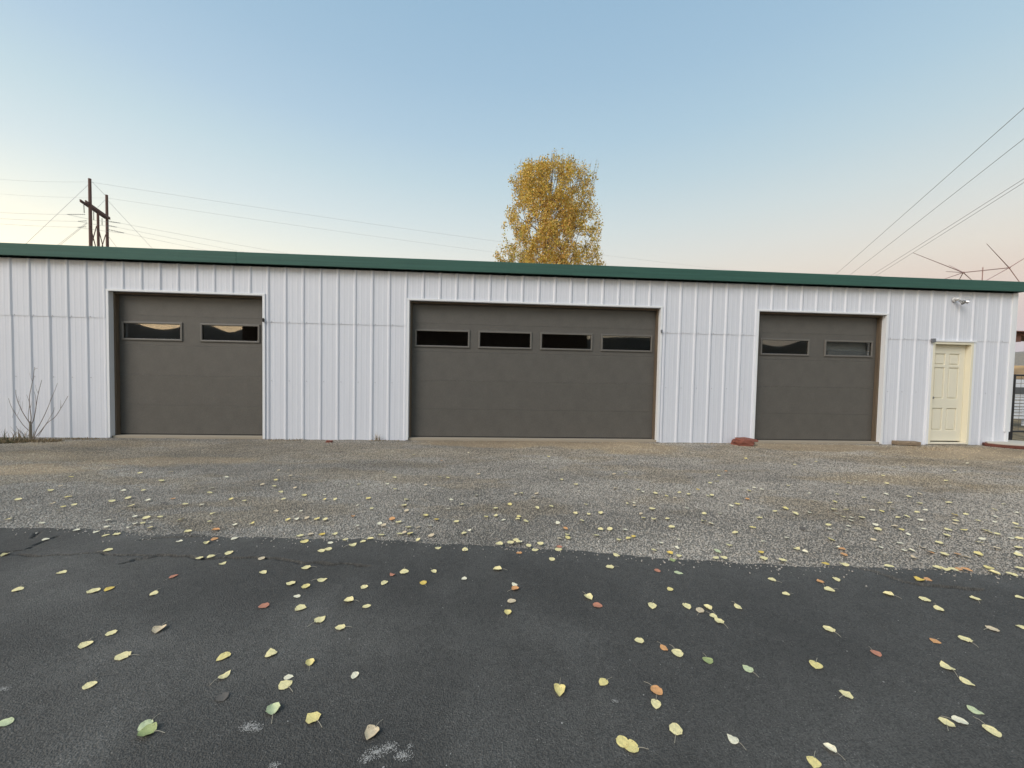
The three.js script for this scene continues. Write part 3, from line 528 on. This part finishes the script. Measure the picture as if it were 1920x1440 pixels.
  // bare shoots standing out of the top
  for (let i = 0; i < 90; i++) { const px = 963 + R() * 150, [cx] = envAt(300), top = 302 + 24 * Math.abs((px - 1040) / 75) - 12 * R() - (Math.abs(px - 1075) < 6 ? 8 : 0), a = loc(px, top + 38, (R() - .5) * 2.6), b = loc(px + (px - 1036) * .06, top, (R() - .5) * .4 + 0); b.z = a.z; twG.push(taperTube([a, a.clone().lerp(b, .5).add(V3(.03, 0, 0)), b], .010, .004, 3)); for (let k = 0; k < 12; k++) addLeaf(a.clone().lerp(b, .25 + .75 * R()).add(V3((R() - .5) * .16, 0, (R() - .5) * .16)), .055 + .04 * R(), 4); }
  part('branches', twG, M_bark, tree);
  const g = new THREE.BufferGeometry(); g.setAttribute('position', new THREE.Float32BufferAttribute(lp, 3)); g.setAttribute('color', new THREE.Float32BufferAttribute(lc, 3)); g.computeVertexNormals();
  console.log('tree leaves', lp.length / 18);
  part('crown', g, new THREE.MeshPhysicalMaterial({ vertexColors: true, roughness: .8, side: THREE.DoubleSide, transmission: .3, thickness: 0 }), tree);
}

// ------------------------------------------------------------------ power line behind the garage
const M_pole = mat(L3(.15, .088, .075), .9), M_wire = mat(L3(.38, .38, .39), .6), M_ins = mat(L3(.16, .17, .18), .35);
function wireGeo(a, b, sag, r, n = 24) { const pts = []; for (let i = 0; i <= n; i++) { const t = i / n, p = a.clone().lerp(b, t); p.y -= sag * 4 * t * (1 - t); pts.push(p); } return new THREE.TubeGeometry(new THREE.CatmullRomCurve3(pts), n * 2, r, 5, false); }
{
  const t = thing('power_pole_structure', 'three pole wooden power line structure with a crossarm behind the garage', 'power pole', null);
  const d1 = 50.3, d2 = 52.8, d3 = 55.2;
  const pole = (px, py, d, r) => { const a = P(px, py, d), b = a.clone(); b.y = -.3; part('pole', rod(b, a, r * 1.25, r * .85, 12), M_pole, t); return a; };
  const p1 = pole(168.2, 335, d1, .19), p2 = pole(183.6, 400, d2, .16), p3 = pole(200, 365.5, d3, .18);
  const along = p3.clone().sub(p1); along.y = 0; along.normalize(); const across = V3(-along.z, 0, along.x);
  for (const s of [-1, 1]) { const a = P(155.5, 377, d1 - .9).addScaledVector(across, s * .24), b = P(201.5, 409, d3 + .4).addScaledVector(across, s * .24); const L = a.distanceTo(b), g = new THREE.BoxGeometry(L, .34, .13); const q = new THREE.Quaternion().setFromUnitVectors(V3(1, 0, 0), b.clone().sub(a).normalize()); g.applyQuaternion(q).translate((a.x + b.x) / 2, (a.y + b.y) / 2, (a.z + b.z) / 2); part('crossarm', g, M_pole, t); }
  const string = (a, b, r = .075) => { const L = a.distanceTo(b), n = Math.max(4, Math.round(L / .16)), g = [rod(a, b, .02)]; for (let i = 0; i < n; i++) { const q = a.clone().lerp(b, (i + .5) / n), e = a.clone().lerp(b, (i + .85) / n); g.push(rod(q, e, r, r * .5, 9)); } part('insulator', g, M_ins, t); };
  string(P(157, 381, d1 - .8), P(158, 399, d1 - .8)); string(P(175.5, 395, d2 - 1.2), P(175.7, 413, d2 - 1.2)); string(P(191.3, 409, d3 - 1.2), P(191.5, 422, d3 - 1.2));
  const brace = (x0, y0, da, x1, y1, db) => part('cross_brace', rod(P(x0, y0, da), P(x1, y1, db), .055, .055, 6), M_pole, t);
  brace(169, 423, d1, 184, 481, d2); brace(181, 424, d2, 165, 482, d1); brace(185, 430, d2, 200, 490, d3); brace(198, 440, d3, 182, 492, d2);
  const guy = (x0, y0, da, x1, y1, db, ground = true) => { const a = P(x0, y0, da), b = P(x1, y1, db); if (ground) { const k = (a.y + .2) / (a.y - b.y); b.copy(a.clone().lerp(b, k)); } part('guy_wire', rod(a, b, .017, .017, 5), M_wire, t); };
  guy(166, 346, d1, 52, 454, d1 - 4); guy(163, 417, d1, 114, 455, d1 - 3); guy(163, 419, d1, 122, 452, d1 - 1); guy(203, 377, d3, 284, 464, d3 + 4); guy(203, 443, d3, 213, 456, d3 + 1); guy(173, 341, d1, 197, 366, d3, false); guy(197, 375, d3, 183, 389, d2, false);
  // strain strings and jumper loops
  string(P(160, 402, d1), P(126, 402, d1 - .9), .07); string(P(163, 414, d1), P(146, 415, d1 - .6), .07); string(P(162, 425, d1 + .5), P(145, 426, d1), .06);
  string(P(201, 414, d3), P(226, 418.5, d3 + .8), .07); string(P(201, 422, d3), P(219, 426, d3 + .7), .085); string(P(201, 430, d3), P(233, 437, d3 + 1), .085);
  for (const [a, b, s] of [[P(126, 402, d1 - .9), P(226, 418.5, d3 + .8), 1.0], [P(146, 415, d1 - .6), P(219, 426, d3 + .7), .5], [P(145, 426, d1), P(233, 437, d3 + 1), .4]]) part('jumper_wire', wireGeo(a, b, s * .15, .018, 10), M_wire, t);
  const wire = (a, b, sag, label, r = .013) => { const m = part(numbered('power_line_wire'), wireGeo(a, b, sag, r), M_wire, scene); tag(m, label, 'wire', 'wires of the power line behind the garage'); };
  const top = 'thin shield wire strung from the top of the wooden power poles', low = 'conductor wire strung from the insulators of the wooden power poles';
  wire(P(167, 341, d1), P(-160, 318, d1 + 3), .5, top, .009); wire(P(200, 371, d3), P(-160, 346, d3 + 3), .5, top, .009);
  wire(P(167, 341, d1), P(1500, 520, 88), .8, top, .011); wire(P(200, 371, d3), P(1560, 545, 92), .9, top, .011);
  wire(P(126, 402, d1 - .9), P(-160, 384, d1 + 2), .3, low); wire(P(146, 415, d1 - .6), P(-160, 395, d1 + 2), .3, low); wire(P(145, 426, d1), P(-160, 404, d1 + 2), .3, low);
  wire(P(226, 418.5, d3 + .8), P(1250, 590, 90), .6, low); wire(P(219, 426, d3 + .7), P(1150, 592, 88), .6, low); wire(P(233, 437, d3 + 1), P(1050, 592, 86), .6, low);
}
// service wires crossing overhead on the right
{
  const endPole = thing('utility_pole', 'wooden utility pole carrying the overhead service wires', 'pole', null);
  const base = P(1500, 560, 46); const b0 = base.clone(); b0.y = -.3; const tp = base.clone(); tp.y = 9.6; part('pole', rod(b0, tp, .17, .12, 12), M_pole, endPole);
  const far = [[1568, 512, 33], [1596, 512, 33], [1638, 512, 32.6], [1645, 514, 32.6]], near = [[1920, 196, 12.6], [1920, 254, 14.2], [1920, 330, 17], [1920, 337, 17]];
  far.forEach(([fx, fy, fd], i) => {
    const a = P(...near[i]), b = P(fx, fy, fd), d = b.clone().sub(a), st = a.clone().addScaledVector(d, -1.3), en = b.clone().addScaledVector(d, .62);
    const m = part(numbered('service_wire'), wireGeo(st, en, .12, .010, 20), M_wire, scene); tag(m, i < 2 ? 'single overhead service wire running down behind the roof' : 'overhead service wire of the close pair running down behind the roof', 'wire', i < 2 ? 'single overhead service wires' : 'close pair of overhead wires');
  });
}
// beam antenna
{
  const D = 30, t = thing('beam_antenna', 'two hub beam antenna with long thin rods on a mast behind the roof', 'antenna', null), M_a = mat(L3(.36, .22, .20), .55);
  const hl = P(1806, 511, D), hr = P(1892, 502, D + 1.2), mt = P(1843, 501, D + .5), mb = mt.clone(); mb.y = 0;
  part('mast', rod(mb, mt, .045, .03, 8), M_a, t); part('boom', rod(hl, hr, .035, .035, 8), M_a, t);
  for (const h of [hl, hr]) part('hub', new THREE.SphereGeometry(.085, 12, 8).scale(1.2, .8, 1).translate(h.x, h.y, h.z), M_a, t);
  const arm = (h, x, y, dd) => part('antenna_rod', rod(h, P(x, y, D + dd), .030, .014, 6), M_a, t);
  arm(hl, 1712, 474, -1.2); arm(hl, 1774, 509, -3.2); arm(hl, 1745, 532, -1.5); arm(hl, 1790, 540, 2.4); arm(hl, 1779, 497, 2.9); arm(hl, 1832, 534, 3.2);
  arm(hr, 1850, 457, -.8); arm(hr, 1965, 457, .8); arm(hr, 1945, 575, 1.5); arm(hr, 1810, 548, -1);
}

// ------------------------------------------------------------------ to the right of the garage
{
  const M_blk = mat(L3(.018, .018, .02), .5), g = thing('pipe_gate', 'black pipe gate with wire mesh beside the building corner', 'gate', null);
  const gb = onGround(1891, 822); const z = gb.z, yTop = onWall(1900, 703.5, z).y, x0 = gb.x + .02, x1 = x0 + 3.2;
  part('post', rod(V3(x0, -.1, z), V3(x0, yTop + .02, z), .042, .042, 12), M_blk, g); part('post', rod(V3(x1, -.1, z), V3(x1, yTop + .02, z), .035, .035, 12), M_blk, g);
  part('top_rail', rod(V3(x0 - .08, yTop, z), V3(x1, yTop, z), .022, .022, 10), M_blk, g); part('bottom_rail', rod(V3(x0, .16, z), V3(x1, .16, z), .02, .02, 10), M_blk, g);
  const M_w = mat(L3(.10, .10, .10), .5, { metalness: .4 });
  for (let i = 1; i < 14; i++) part('mesh_wire', rod(V3(x0, .16 + i * (yTop - .16) / 14, z), V3(x1, .16 + i * (yTop - .16) / 14, z), .0032, .0032, 5), M_w, g);
  for (let i = 1; i < 16; i++) part('mesh_wire', rod(V3(x0 + i * .2, .16, z + .004), V3(x0 + i * .2, yTop, z + .004), .003, .003, 5), M_w, g);
  // white slatted fence behind the gate
  const tz = -3.4, tx = onWall(1880, 760, tz).x - .8, T = thing('slat_fence', 'white slatted fence with one dark board standing behind the black gate', 'fence', V3(tx, 0, tz)), M_tw = mat(L3(.66, .68, .72), .5), M_tb = mat(L3(.09, .095, .10), .6);
  const yA = onWall(1910, 711, tz).y, yB = onWall(1910, 727, tz).y, yC = onWall(1910, 739, tz).y;
  part('top_board', rbox(0, 5, yB + .012, (yA + yB) / 2 - .006, -.03, 0, .008), M_tw, T); part('top_board', rbox(0, 5, (yA + yB) / 2 + .006, yA, -.03, 0, .008), M_tw, T); part('dark_board', rbox(0, 5, yC + .004, yB + .004, -.026, .012, .006), M_tb, T);
  const n = 8, h0 = .16; for (let i = 0; i < n; i++) { const h = (yC - h0) / n; part('slat', rbox(0, 5, h0 + i * h + .012, h0 + i * h + h - .012, -.03, 0, .006), M_tw, T); }
  for (const px of [.1, 1.7, 3.3, 4.9]) part('post', rbox(px - .05, px + .05, -.05, yA + .05, -.135, -.032, .008), M_tw, T);
  // dark brown open shed: beam end with a hanging lantern box
  const sz = -7, a = onWall(1897, 627, sz), s = thing('open_shed', 'dark reddish brown timber shed frame beyond the building corner', 'shed', V3(a.x - .5, 0, sz)), M_b = mat(L3(.16, .075, .055), .85), h = a.y;
  part('beam', rbox(-.6, 6, h - .06, h + .07, -.08, .08, .01), M_b, s); part('beam_block', rbox(.3, .75, h - .30, h - .062, -.12, .12, .01), M_b, s);
  part('post', rbox(3.0, 3.16, 0, h - .062, -.08, .08, .01), M_b, s); part('post', rbox(5.8, 5.96, 0, h - .062, -.08, .08, .01), M_b, s);
  part('roof', box(-.7, 6.1, h + .072, h + .11, -3, .3), M_b, s); part('post', rbox(3.0, 3.16, 0, h + .07, -2.9, -2.74, .01), M_b, s);
}

// ------------------------------------------------------------------ the house behind the photographer, mirrored as a dark mass in the door windows
{
  const H = thing('brown_house', 'dark brown timber house across the driveway, facing the garage', 'house', V3(-4, 0, 24)), M_h = mat(L3(.055, .035, .025), .9), M_hr = mat(L3(.05, .045, .045), .9);
  part('wall', box(-15.2, 12.2, -.1, 4.6, 0, 8), M_h, H);
  const s = new THREE.Shape([[-.7, 4.61], [8.7, 4.61], [4, 6.4]].map(p => new THREE.Vector2(...p))); const g = new THREE.ExtrudeGeometry(s, { depth: 28.6, bevelEnabled: false }); g.rotateY(-Math.PI / 2); g.translate(12.8, 0, 0); part('roof', g, M_hr, H);
  part('door', rbox(-.6, .5, 0, 2.1, -.06, -.003, .01), M_hr, H);
  for (const x of [-10, -6, 4, 8.5]) { const w = part('window', rbox(x - .75, x + .75, 1.1, 2.3, -.05, -.003, .01), M_hr, H); part('pane', box(x - .66, x + .66, 1.19, 2.21, -.06, -.052), M_dark, w); }
}

// ------------------------------------------------------------------ fallen leaves, placed where the photograph shows them
const LEAF_COL = { p: [.95, .81, .41], y: [.93, .76, .30], g: [.88, .62, .14], o: [.80, .40, .16], r: [.60, .25, .15], n: [.40, .45, .18], q: [.66, .70, .40], t: [.78, .62, .40], k: [.14, .12, .10], s: [.95, .86, .62] };
const LEAF_WORD = { p: 'pale yellow', y: 'yellow', g: 'golden yellow', o: 'orange', r: 'rusty red', n: 'green', q: 'pale green', t: 'tan brown', k: 'dark withered', s: 'cream coloured' };
const veinTex = dataTex(128, 128, (i, j, o) => { const u = (i / 127 - .5) * 2, v = j / 127; let n = .93 + .09 * fbm(i / 16, j / 16, 131, 4); const mid = Math.abs(u) < .025 ? .10 : 0, side = Math.abs(((v - Math.abs(u) * .45) * 7) % 1) < .10 ? .05 : 0; n += -mid * .7 - side; const sp = vnoise(i / 5, j / 5, 133) > .86 ? .72 : 1; o[0] = 250 * n * lerp(1, sp, .8); o[1] = 250 * n * sp; o[2] = 250 * n * sp; });
const leafMat = {}; for (const k in LEAF_COL) leafMat[k] = new THREE.MeshPhysicalMaterial({ color: L3(...LEAF_COL[k]), map: veinTex, roughness: .6, side: THREE.DoubleSide });
const M_petiole = mat(L3(.42, .37, .28), .7);
function leafGeo(v) {                      // ovate blade with a drawn-out tip; stalk end at +z
  const R = rng(700 + v), Ln = .060, W = .0285 * (.88 + .26 * R()), T = [0, .05, .14, .27, .42, .58, .74, .88, 1], tp = v % 3, wf = [[.16, .62, .90, 1, .98, .86, .62, .30, .02], [.22, .66, .90, 1, 1, .93, .76, .46, .05], [.20, .60, .84, .97, 1, .96, .82, .55, .10]][tp];
  const cup = (R() - .3) * (v % 4 === 3 ? .026 : .010), bend = (R() - .4) * (v % 4 === 2 ? .022 : .008), tw = (R() - .5) * .5;
  const pos = [], uv = [], idx = [], C = [-1, -.5, 0, .5, 1];
  T.forEach((t, i) => C.forEach(c => { const w = W * wf[i] * (1 + .06 * Math.sin(i * 2.3 + v)), x = c * w, z = Ln * (.5 - t) + (i === 0 ? -Math.abs(c) * -.004 : 0); const y = .0035 + cup * c * c * wf[i] + bend * Math.pow((t - .5) * 2, 2) + tw * x * (t - .5) * .5 + .0012 * Math.sin(i * 1.7 + c * 3 + v); pos.push(x, y, z); uv.push(c * .5 * wf[i] + .5, t); }));
  for (let i = 0; i < T.length - 1; i++) for (let j = 0; j < 4; j++) { const a = i * 5 + j; idx.push(a, a + 1, a + 5, a + 1, a + 6, a + 5); }
  let mn = 9; for (let i = 1; i < pos.length; i += 3) mn = Math.min(mn, pos[i]); for (let i = 1; i < pos.length; i += 3) pos[i] += .0012 - mn;
  const g = new THREE.BufferGeometry(); g.setAttribute('position', new THREE.Float32BufferAttribute(pos, 3)); g.setAttribute('uv', new THREE.Float32BufferAttribute(uv, 2)); g.setIndex(idx); g.computeVertexNormals();
  const y0 = pos[2 * 3 + 1], s = R() - .5, st = new THREE.TubeGeometry(new THREE.CatmullRomCurve3([V3(0, y0, Ln * .49), V3(s * .008, y0 + .003, Ln * .5 + .018), V3(s * .02, .002, Ln * .5 + .045)]), 8, .0011, 5, false);
  return [g, st];
}
const LG = Array.from({ length: 8 }, (_, i) => leafGeo(i));
const DIRS = { u: [0, -25], d: [0, 25], l: [-40, 0], r: [40, 0], ur: [28, -24], ul: [-28, -24], dr: [28, 20], dl: [-28, 20] };
const road = '32,1107,p,ur 177,1108,p 204,1105,g 287,1115,p,ur 544,1095,p 574,1100,y 605,1089,p 556,1119,s 565,1141,p 494,1137,r 601,1162,p 637,1177,p,r 159,1211,p,ur 208,1188,p 297,1183,t 229,1232,p,r 167,1287,p,ur 418,1233,y 508,1225,p 581,1242,y,d 422,1267,p,dl 542,1269,s 533,1283,p,dr 417,1309,k 512,1331,q,d 585,1347,y,dr 7,1357,q 271,1362,q,ur 274,1375,n 682,1103,p,ur 720,1095,p 793,1094,g 870,1086,s 964,1096,s 967,1105,o 653,1128,p,r 688,1138,p 960,1128,t 952,1149,y,d 1104,1122,p,ul 1121,1137,r 1223,1138,p,u 1256,1106,y 1198,1203,p 1246,1218,o,ul 1271,1227,p 665,1267,s 1049,1298,y,u 1131,1282,y,ur 1232,1297,o,ul 1230,1323,p,u 696,1378,t 1267,1369,p,d 1167,1392,y 1183,1403,y,r 1447,1087,p 1537,1090,o 1569,1087,p,ul 1554,1106,p,r 1473,1114,p,r 1665,1115,p 1724,1088,g 1739,1086,o 1734,1124,p 1762,1143,p,ul 1827,1122,p 1912,1121,p 1862,1180,t,l 1913,1176,p 1288,1138,p 1326,1140,p,dr 1313,1145,t 1339,1157,p 1347,1165,p,dr 1385,1140,p,ul 1553,1180,p,dr 1753,1202,o 1809,1198,p,dr 1643,1226,r,ul 1328,1241,n 1401,1254,q,dr 1530,1248,y,u 1774,1250,p 1588,1302,p,dl 1815,1281,p 1830,1335,q 1775,1355,p 1801,1353,s 1861,1373,p,ul 1373,1388,s,dr 1555,1404,s,dr 1526,1432,y,u 8,1042,p 86,1013,s 144,997,s 180,999,s 199,1005,p 218,1003,p 203,1032,p 116,1074,p 326,1081,r 353,998,p 403,1012,o 405,995,o 439,1011,s 387,1019,p 337,1015,s 430,1037,p 373,1047,p 395,1044,p 418,1057,p 491,1047,t 494,1074,p 571,1017,y 602,1034,p 616,1031,p 573,1066,p 583,1002,t 603,1003,g 627,1002,p 563,1005,p 620,1019,s 662,1023,p 680,1017,p 647,1013,p 822,1029,p 872,1033,p,u 973,1038,o 1035,1050,p,u 758,1075,p,u 735,1079,r 814,1073,p,ul 932,1069,p,r 1004,1032,p 991,1024,p 1048,1031,p 1048,1026,r 1157,1042,p 1143,1064,p,r 1233,1071,r 1273,1075,q 1261,1051,n 1255,1038,g 1273,1043,p 957,1018,p 937,1021,p 972,1017,p 1013,1021,p 1343,1046,p 1358,1047,p 1433,1047,p 1467,1050,p 1547,1056,g 1582,1058,p 1668,1062,p 1759,1065,p 1773,1069,p 1788,1068,p 1798,1067,o 1813,1068,o 1853,1065,y 1865,1075,p 1896,1077,p 1912,1068,p';
const yardA = '397,345 343,397 283,421 298,492 357,508 330,530 415,498 236,605 695,420 805,421 785,325 961,318 905,365 788,396 722,463 628,481 832,474 970,467,o 738,508 925,490,k 1040,499 1195,405 1177,430 1275,344 1300,468 1373,478 1132,502 1197,551 1477,383 1551,357 1567,304 1634,337 1540,393 1580,427 1593,468 1660,403 1710,450 1823,443 1825,472 1885,470 1553,534 1693,533 1617,582 1668,578 1725,575 1785,578 1828,582 1417,602 1320,612 1180,596 1020,588 898,572 826,578 757,568 612,589 597,625 760,612 802,610 845,606 845,637 725,631 380,456 105,470 45,580';
const yardB = '300,347 235,310 410,217 563,250,o 715,205 1166,233 1145,294 1605,247 1600,323 1533,327,t 1240,357 1320,385 555,345 597,350 770,328 475,387 515,412 258,380 305,412 100,383 30,392 150,464 365,473 355,505 90,503 172,520 368,535 65,566,o 285,583,o 90,622 217,607 237,620 320,602 375,625 430,625 500,617 476,561 532,582,g 225,668 330,665 385,661 352,657 505,667,t 620,471 675,500 598,525 760,448 945,495,y 870,520 870,556 815,566 912,582 1012,433 980,440 1097,433 1078,455,t 1103,518 1183,505 1000,563 1040,589 995,577 1217,600 1260,630,o 1270,668 1225,688 1273,682 690,656 720,638 645,592 1355,588 1376,495 1315,545 1390,549 1458,543 1437,670 1457,635 1510,634 1597,637 1645,672,g 1615,684 1565,694 1610,490 1647,488 1650,504 1748,524 1685,550 1700,574 1755,577 1833,575 1695,428 1668,415 1540,405 1830,450 1875,458 1900,433 1765,436 1860,622 1897,693 1800,708 1885,740 1757,752 980,693 1005,706 430,696 165,692';
const yardC = '243,313,o 203,337 190,370 155,380 355,240 632,275 750,258 85,415,g 32,440 165,445 140,450 365,467,o 330,490 305,491 272,503 25,517 120,547 210,547 117,591 162,605 430,572 392,623 295,652 400,407 445,416 373,425 592,395 713,443 520,537 580,519 635,550 715,545 675,634,k 587,681 455,699 262,723 195,757,q 440,760,g 645,740 690,760 935,376,y 1030,366 1147,383 1128,338 1245,290 1145,436 1335,438 1275,453 870,445 858,486 1020,462 742,481 1165,490 1335,488 850,530 918,531 870,553 905,570 945,588 950,573 1007,575 1090,518 1065,534 1118,539 1180,529 1210,573 1262,566 1320,540 1365,527 1340,587 820,610 820,638 935,623 925,646 1085,617 1100,643 1193,622 1233,643 1270,670 1355,638 1075,697 836,698 875,735 895,744,o 910,772,o 1115,738 1225,718 1250,755 1290,758 1300,795,t 1355,743 1410,760 1400,770,o 1470,777 1440,715 1545,780,o 1595,795 1660,777 1770,742 1665,712 1685,695 1490,672 1490,640 1585,644 1530,556,g 1530,573 1535,588 1535,605,t 1595,550 1660,590 1755,527 1757,561 1757,596 1808,494 1905,423 1880,540 1870,602 1890,630 1705,643 1725,655 1770,665 1850,690 1890,690 1892,743 1885,767 1890,783 1465,465,t 1500,487 1445,345 1480,367 1665,328 1805,300 1600,265 1683,235 1530,310';
{
  const R = rng(909), list = [];
  for (const s of road.split(' ')) { const [x, y, c, d] = s.split(','); list.push([+x, +y, c, d, true]); }
  for (const [str, ox] of [[yardA, 0], [yardB, 640], [yardC, 1280]]) for (const s of str.split(' ')) { const [x, y, c] = s.split(','); const r = R(); list.push([ox + x / 3, 780 + y / 3, c || (r < .48 ? 'p' : r < .80 ? 's' : r < .90 ? 'y' : 't'), null, false]); }
  const items = list.map(([px, py, c, d, onRoad]) => {
    const g = onGround(px, py), big = .66 + .28 * R(); let yaw = R() * 6.283;
    if (d) { const q = onGround(px + DIRS[d][0], py + DIRS[d][1]); yaw = Math.atan2(q.x - g.x, q.z - g.z); }
    g.y = onRoad ? (fbm(g.x * 1.3, g.z * 1.3, 51, 3) - .5) * .012 + .001 : gravelY(g.x, g.z) + .008;
    return { g, c, yaw, onRoad, s: big * (c === 's' ? .82 : 1) * (onRoad ? 1 : .92), stem: !!d || R() < .35, v: R() * 8 | 0, tx: (R() - .5) * (onRoad ? .05 : .45), tz: (R() - .5) * (onRoad ? .05 : .45), dist: g.distanceTo(EYE), wx: .82 + .34 * R() };
  }).sort((a, b) => a.dist - b.dist);
  const own = items.slice(0, 300), rest = items.slice(300);
  for (const it of own) {
    const place = it.onRoad ? 'on the asphalt' : 'on the gravel', st = it.stem ? 'stalked ' : '', curl = it.v % 4 === 3 ? 'cupped ' : it.v % 4 === 2 ? 'bent ' : '';
    let near = '', best = .16; for (const k of items) if (k !== it) { const dd = Math.hypot(k.g.x - it.g.x, k.g.z - it.g.z); if (dd < best) { best = dd; near = dd < .055 ? ` touching a ${LEAF_WORD[k.c]} leaf` : k.c !== it.c ? ` beside a ${LEAF_WORD[k.c]} leaf` : ' next to one like it'; } }
    const ed = Math.abs(it.g.z - edgeZ(it.g.x)) < .1 ? ' by the pavement edge' : '', sp = it.onRoad && STAINS.some(q => Math.hypot(q[0] - it.g.x, q[1] - it.g.z) < .14) ? ' near whitish specks' : '';
    near = near.replace(' a orange', ' an orange');
    const o = thing('fallen_leaf', `${curl}${st}${LEAF_WORD[it.c]} fallen leaf ${ed ? (it.onRoad ? 'at the asphalt edge' : 'at the gravel edge') : place}${near || sp}`, 'leaf', it.g, `fallen ${LEAF_WORD[it.c]} leaves ${place}`);
    o.rotation.set(it.tx, it.yaw, it.tz, 'YXZ'); o.scale.set(it.s * it.wx, it.s, it.s);
    part('blade', LG[it.v][0], leafMat[it.c], o); if (it.stem) part('stalk', LG[it.v][1], M_petiole, o);
    if (!it.onRoad) o.position.y += .006;
  }
  const im = new THREE.InstancedMesh(LG[1][0], new THREE.MeshPhysicalMaterial({ color: L3(1, 1, 1), map: veinTex, roughness: .6, side: THREE.DoubleSide }), rest.length); im.name = 'leaf_litter'; im.castShadow = im.receiveShadow = true;
  const M = new THREE.Matrix4(), Q = new THREE.Quaternion(), E = new THREE.Euler();
  rest.forEach((it, i) => { it.g.y += .008; M.compose(it.g, Q.setFromEuler(E.set(it.tx, it.yaw, it.tz, 'YXZ')), V3(it.s, it.s, it.s)); im.setMatrixAt(i, M); im.setColorAt(i, L3(...LEAF_COL[it.c])); });
  im.userData = { kind: 'stuff', label: 'small scattered yellow leaves on the gravel towards the garage', category: 'leaves' }; scene.add(im);
  console.log('leaves', own.length, rest.length);
}

// ------------------------------------------------------------------ render
const renderer = new THREE.WebGLRenderer({ antialias: true });
renderer.setSize(1024, 768);
renderer.toneMapping = THREE.LinearToneMapping;
renderer.toneMappingExposure = EXPOSURE;
renderer.shadowMap.enabled = true; renderer.shadowMap.type = THREE.PCFSoftShadowMap;
renderer.render(scene, camera);
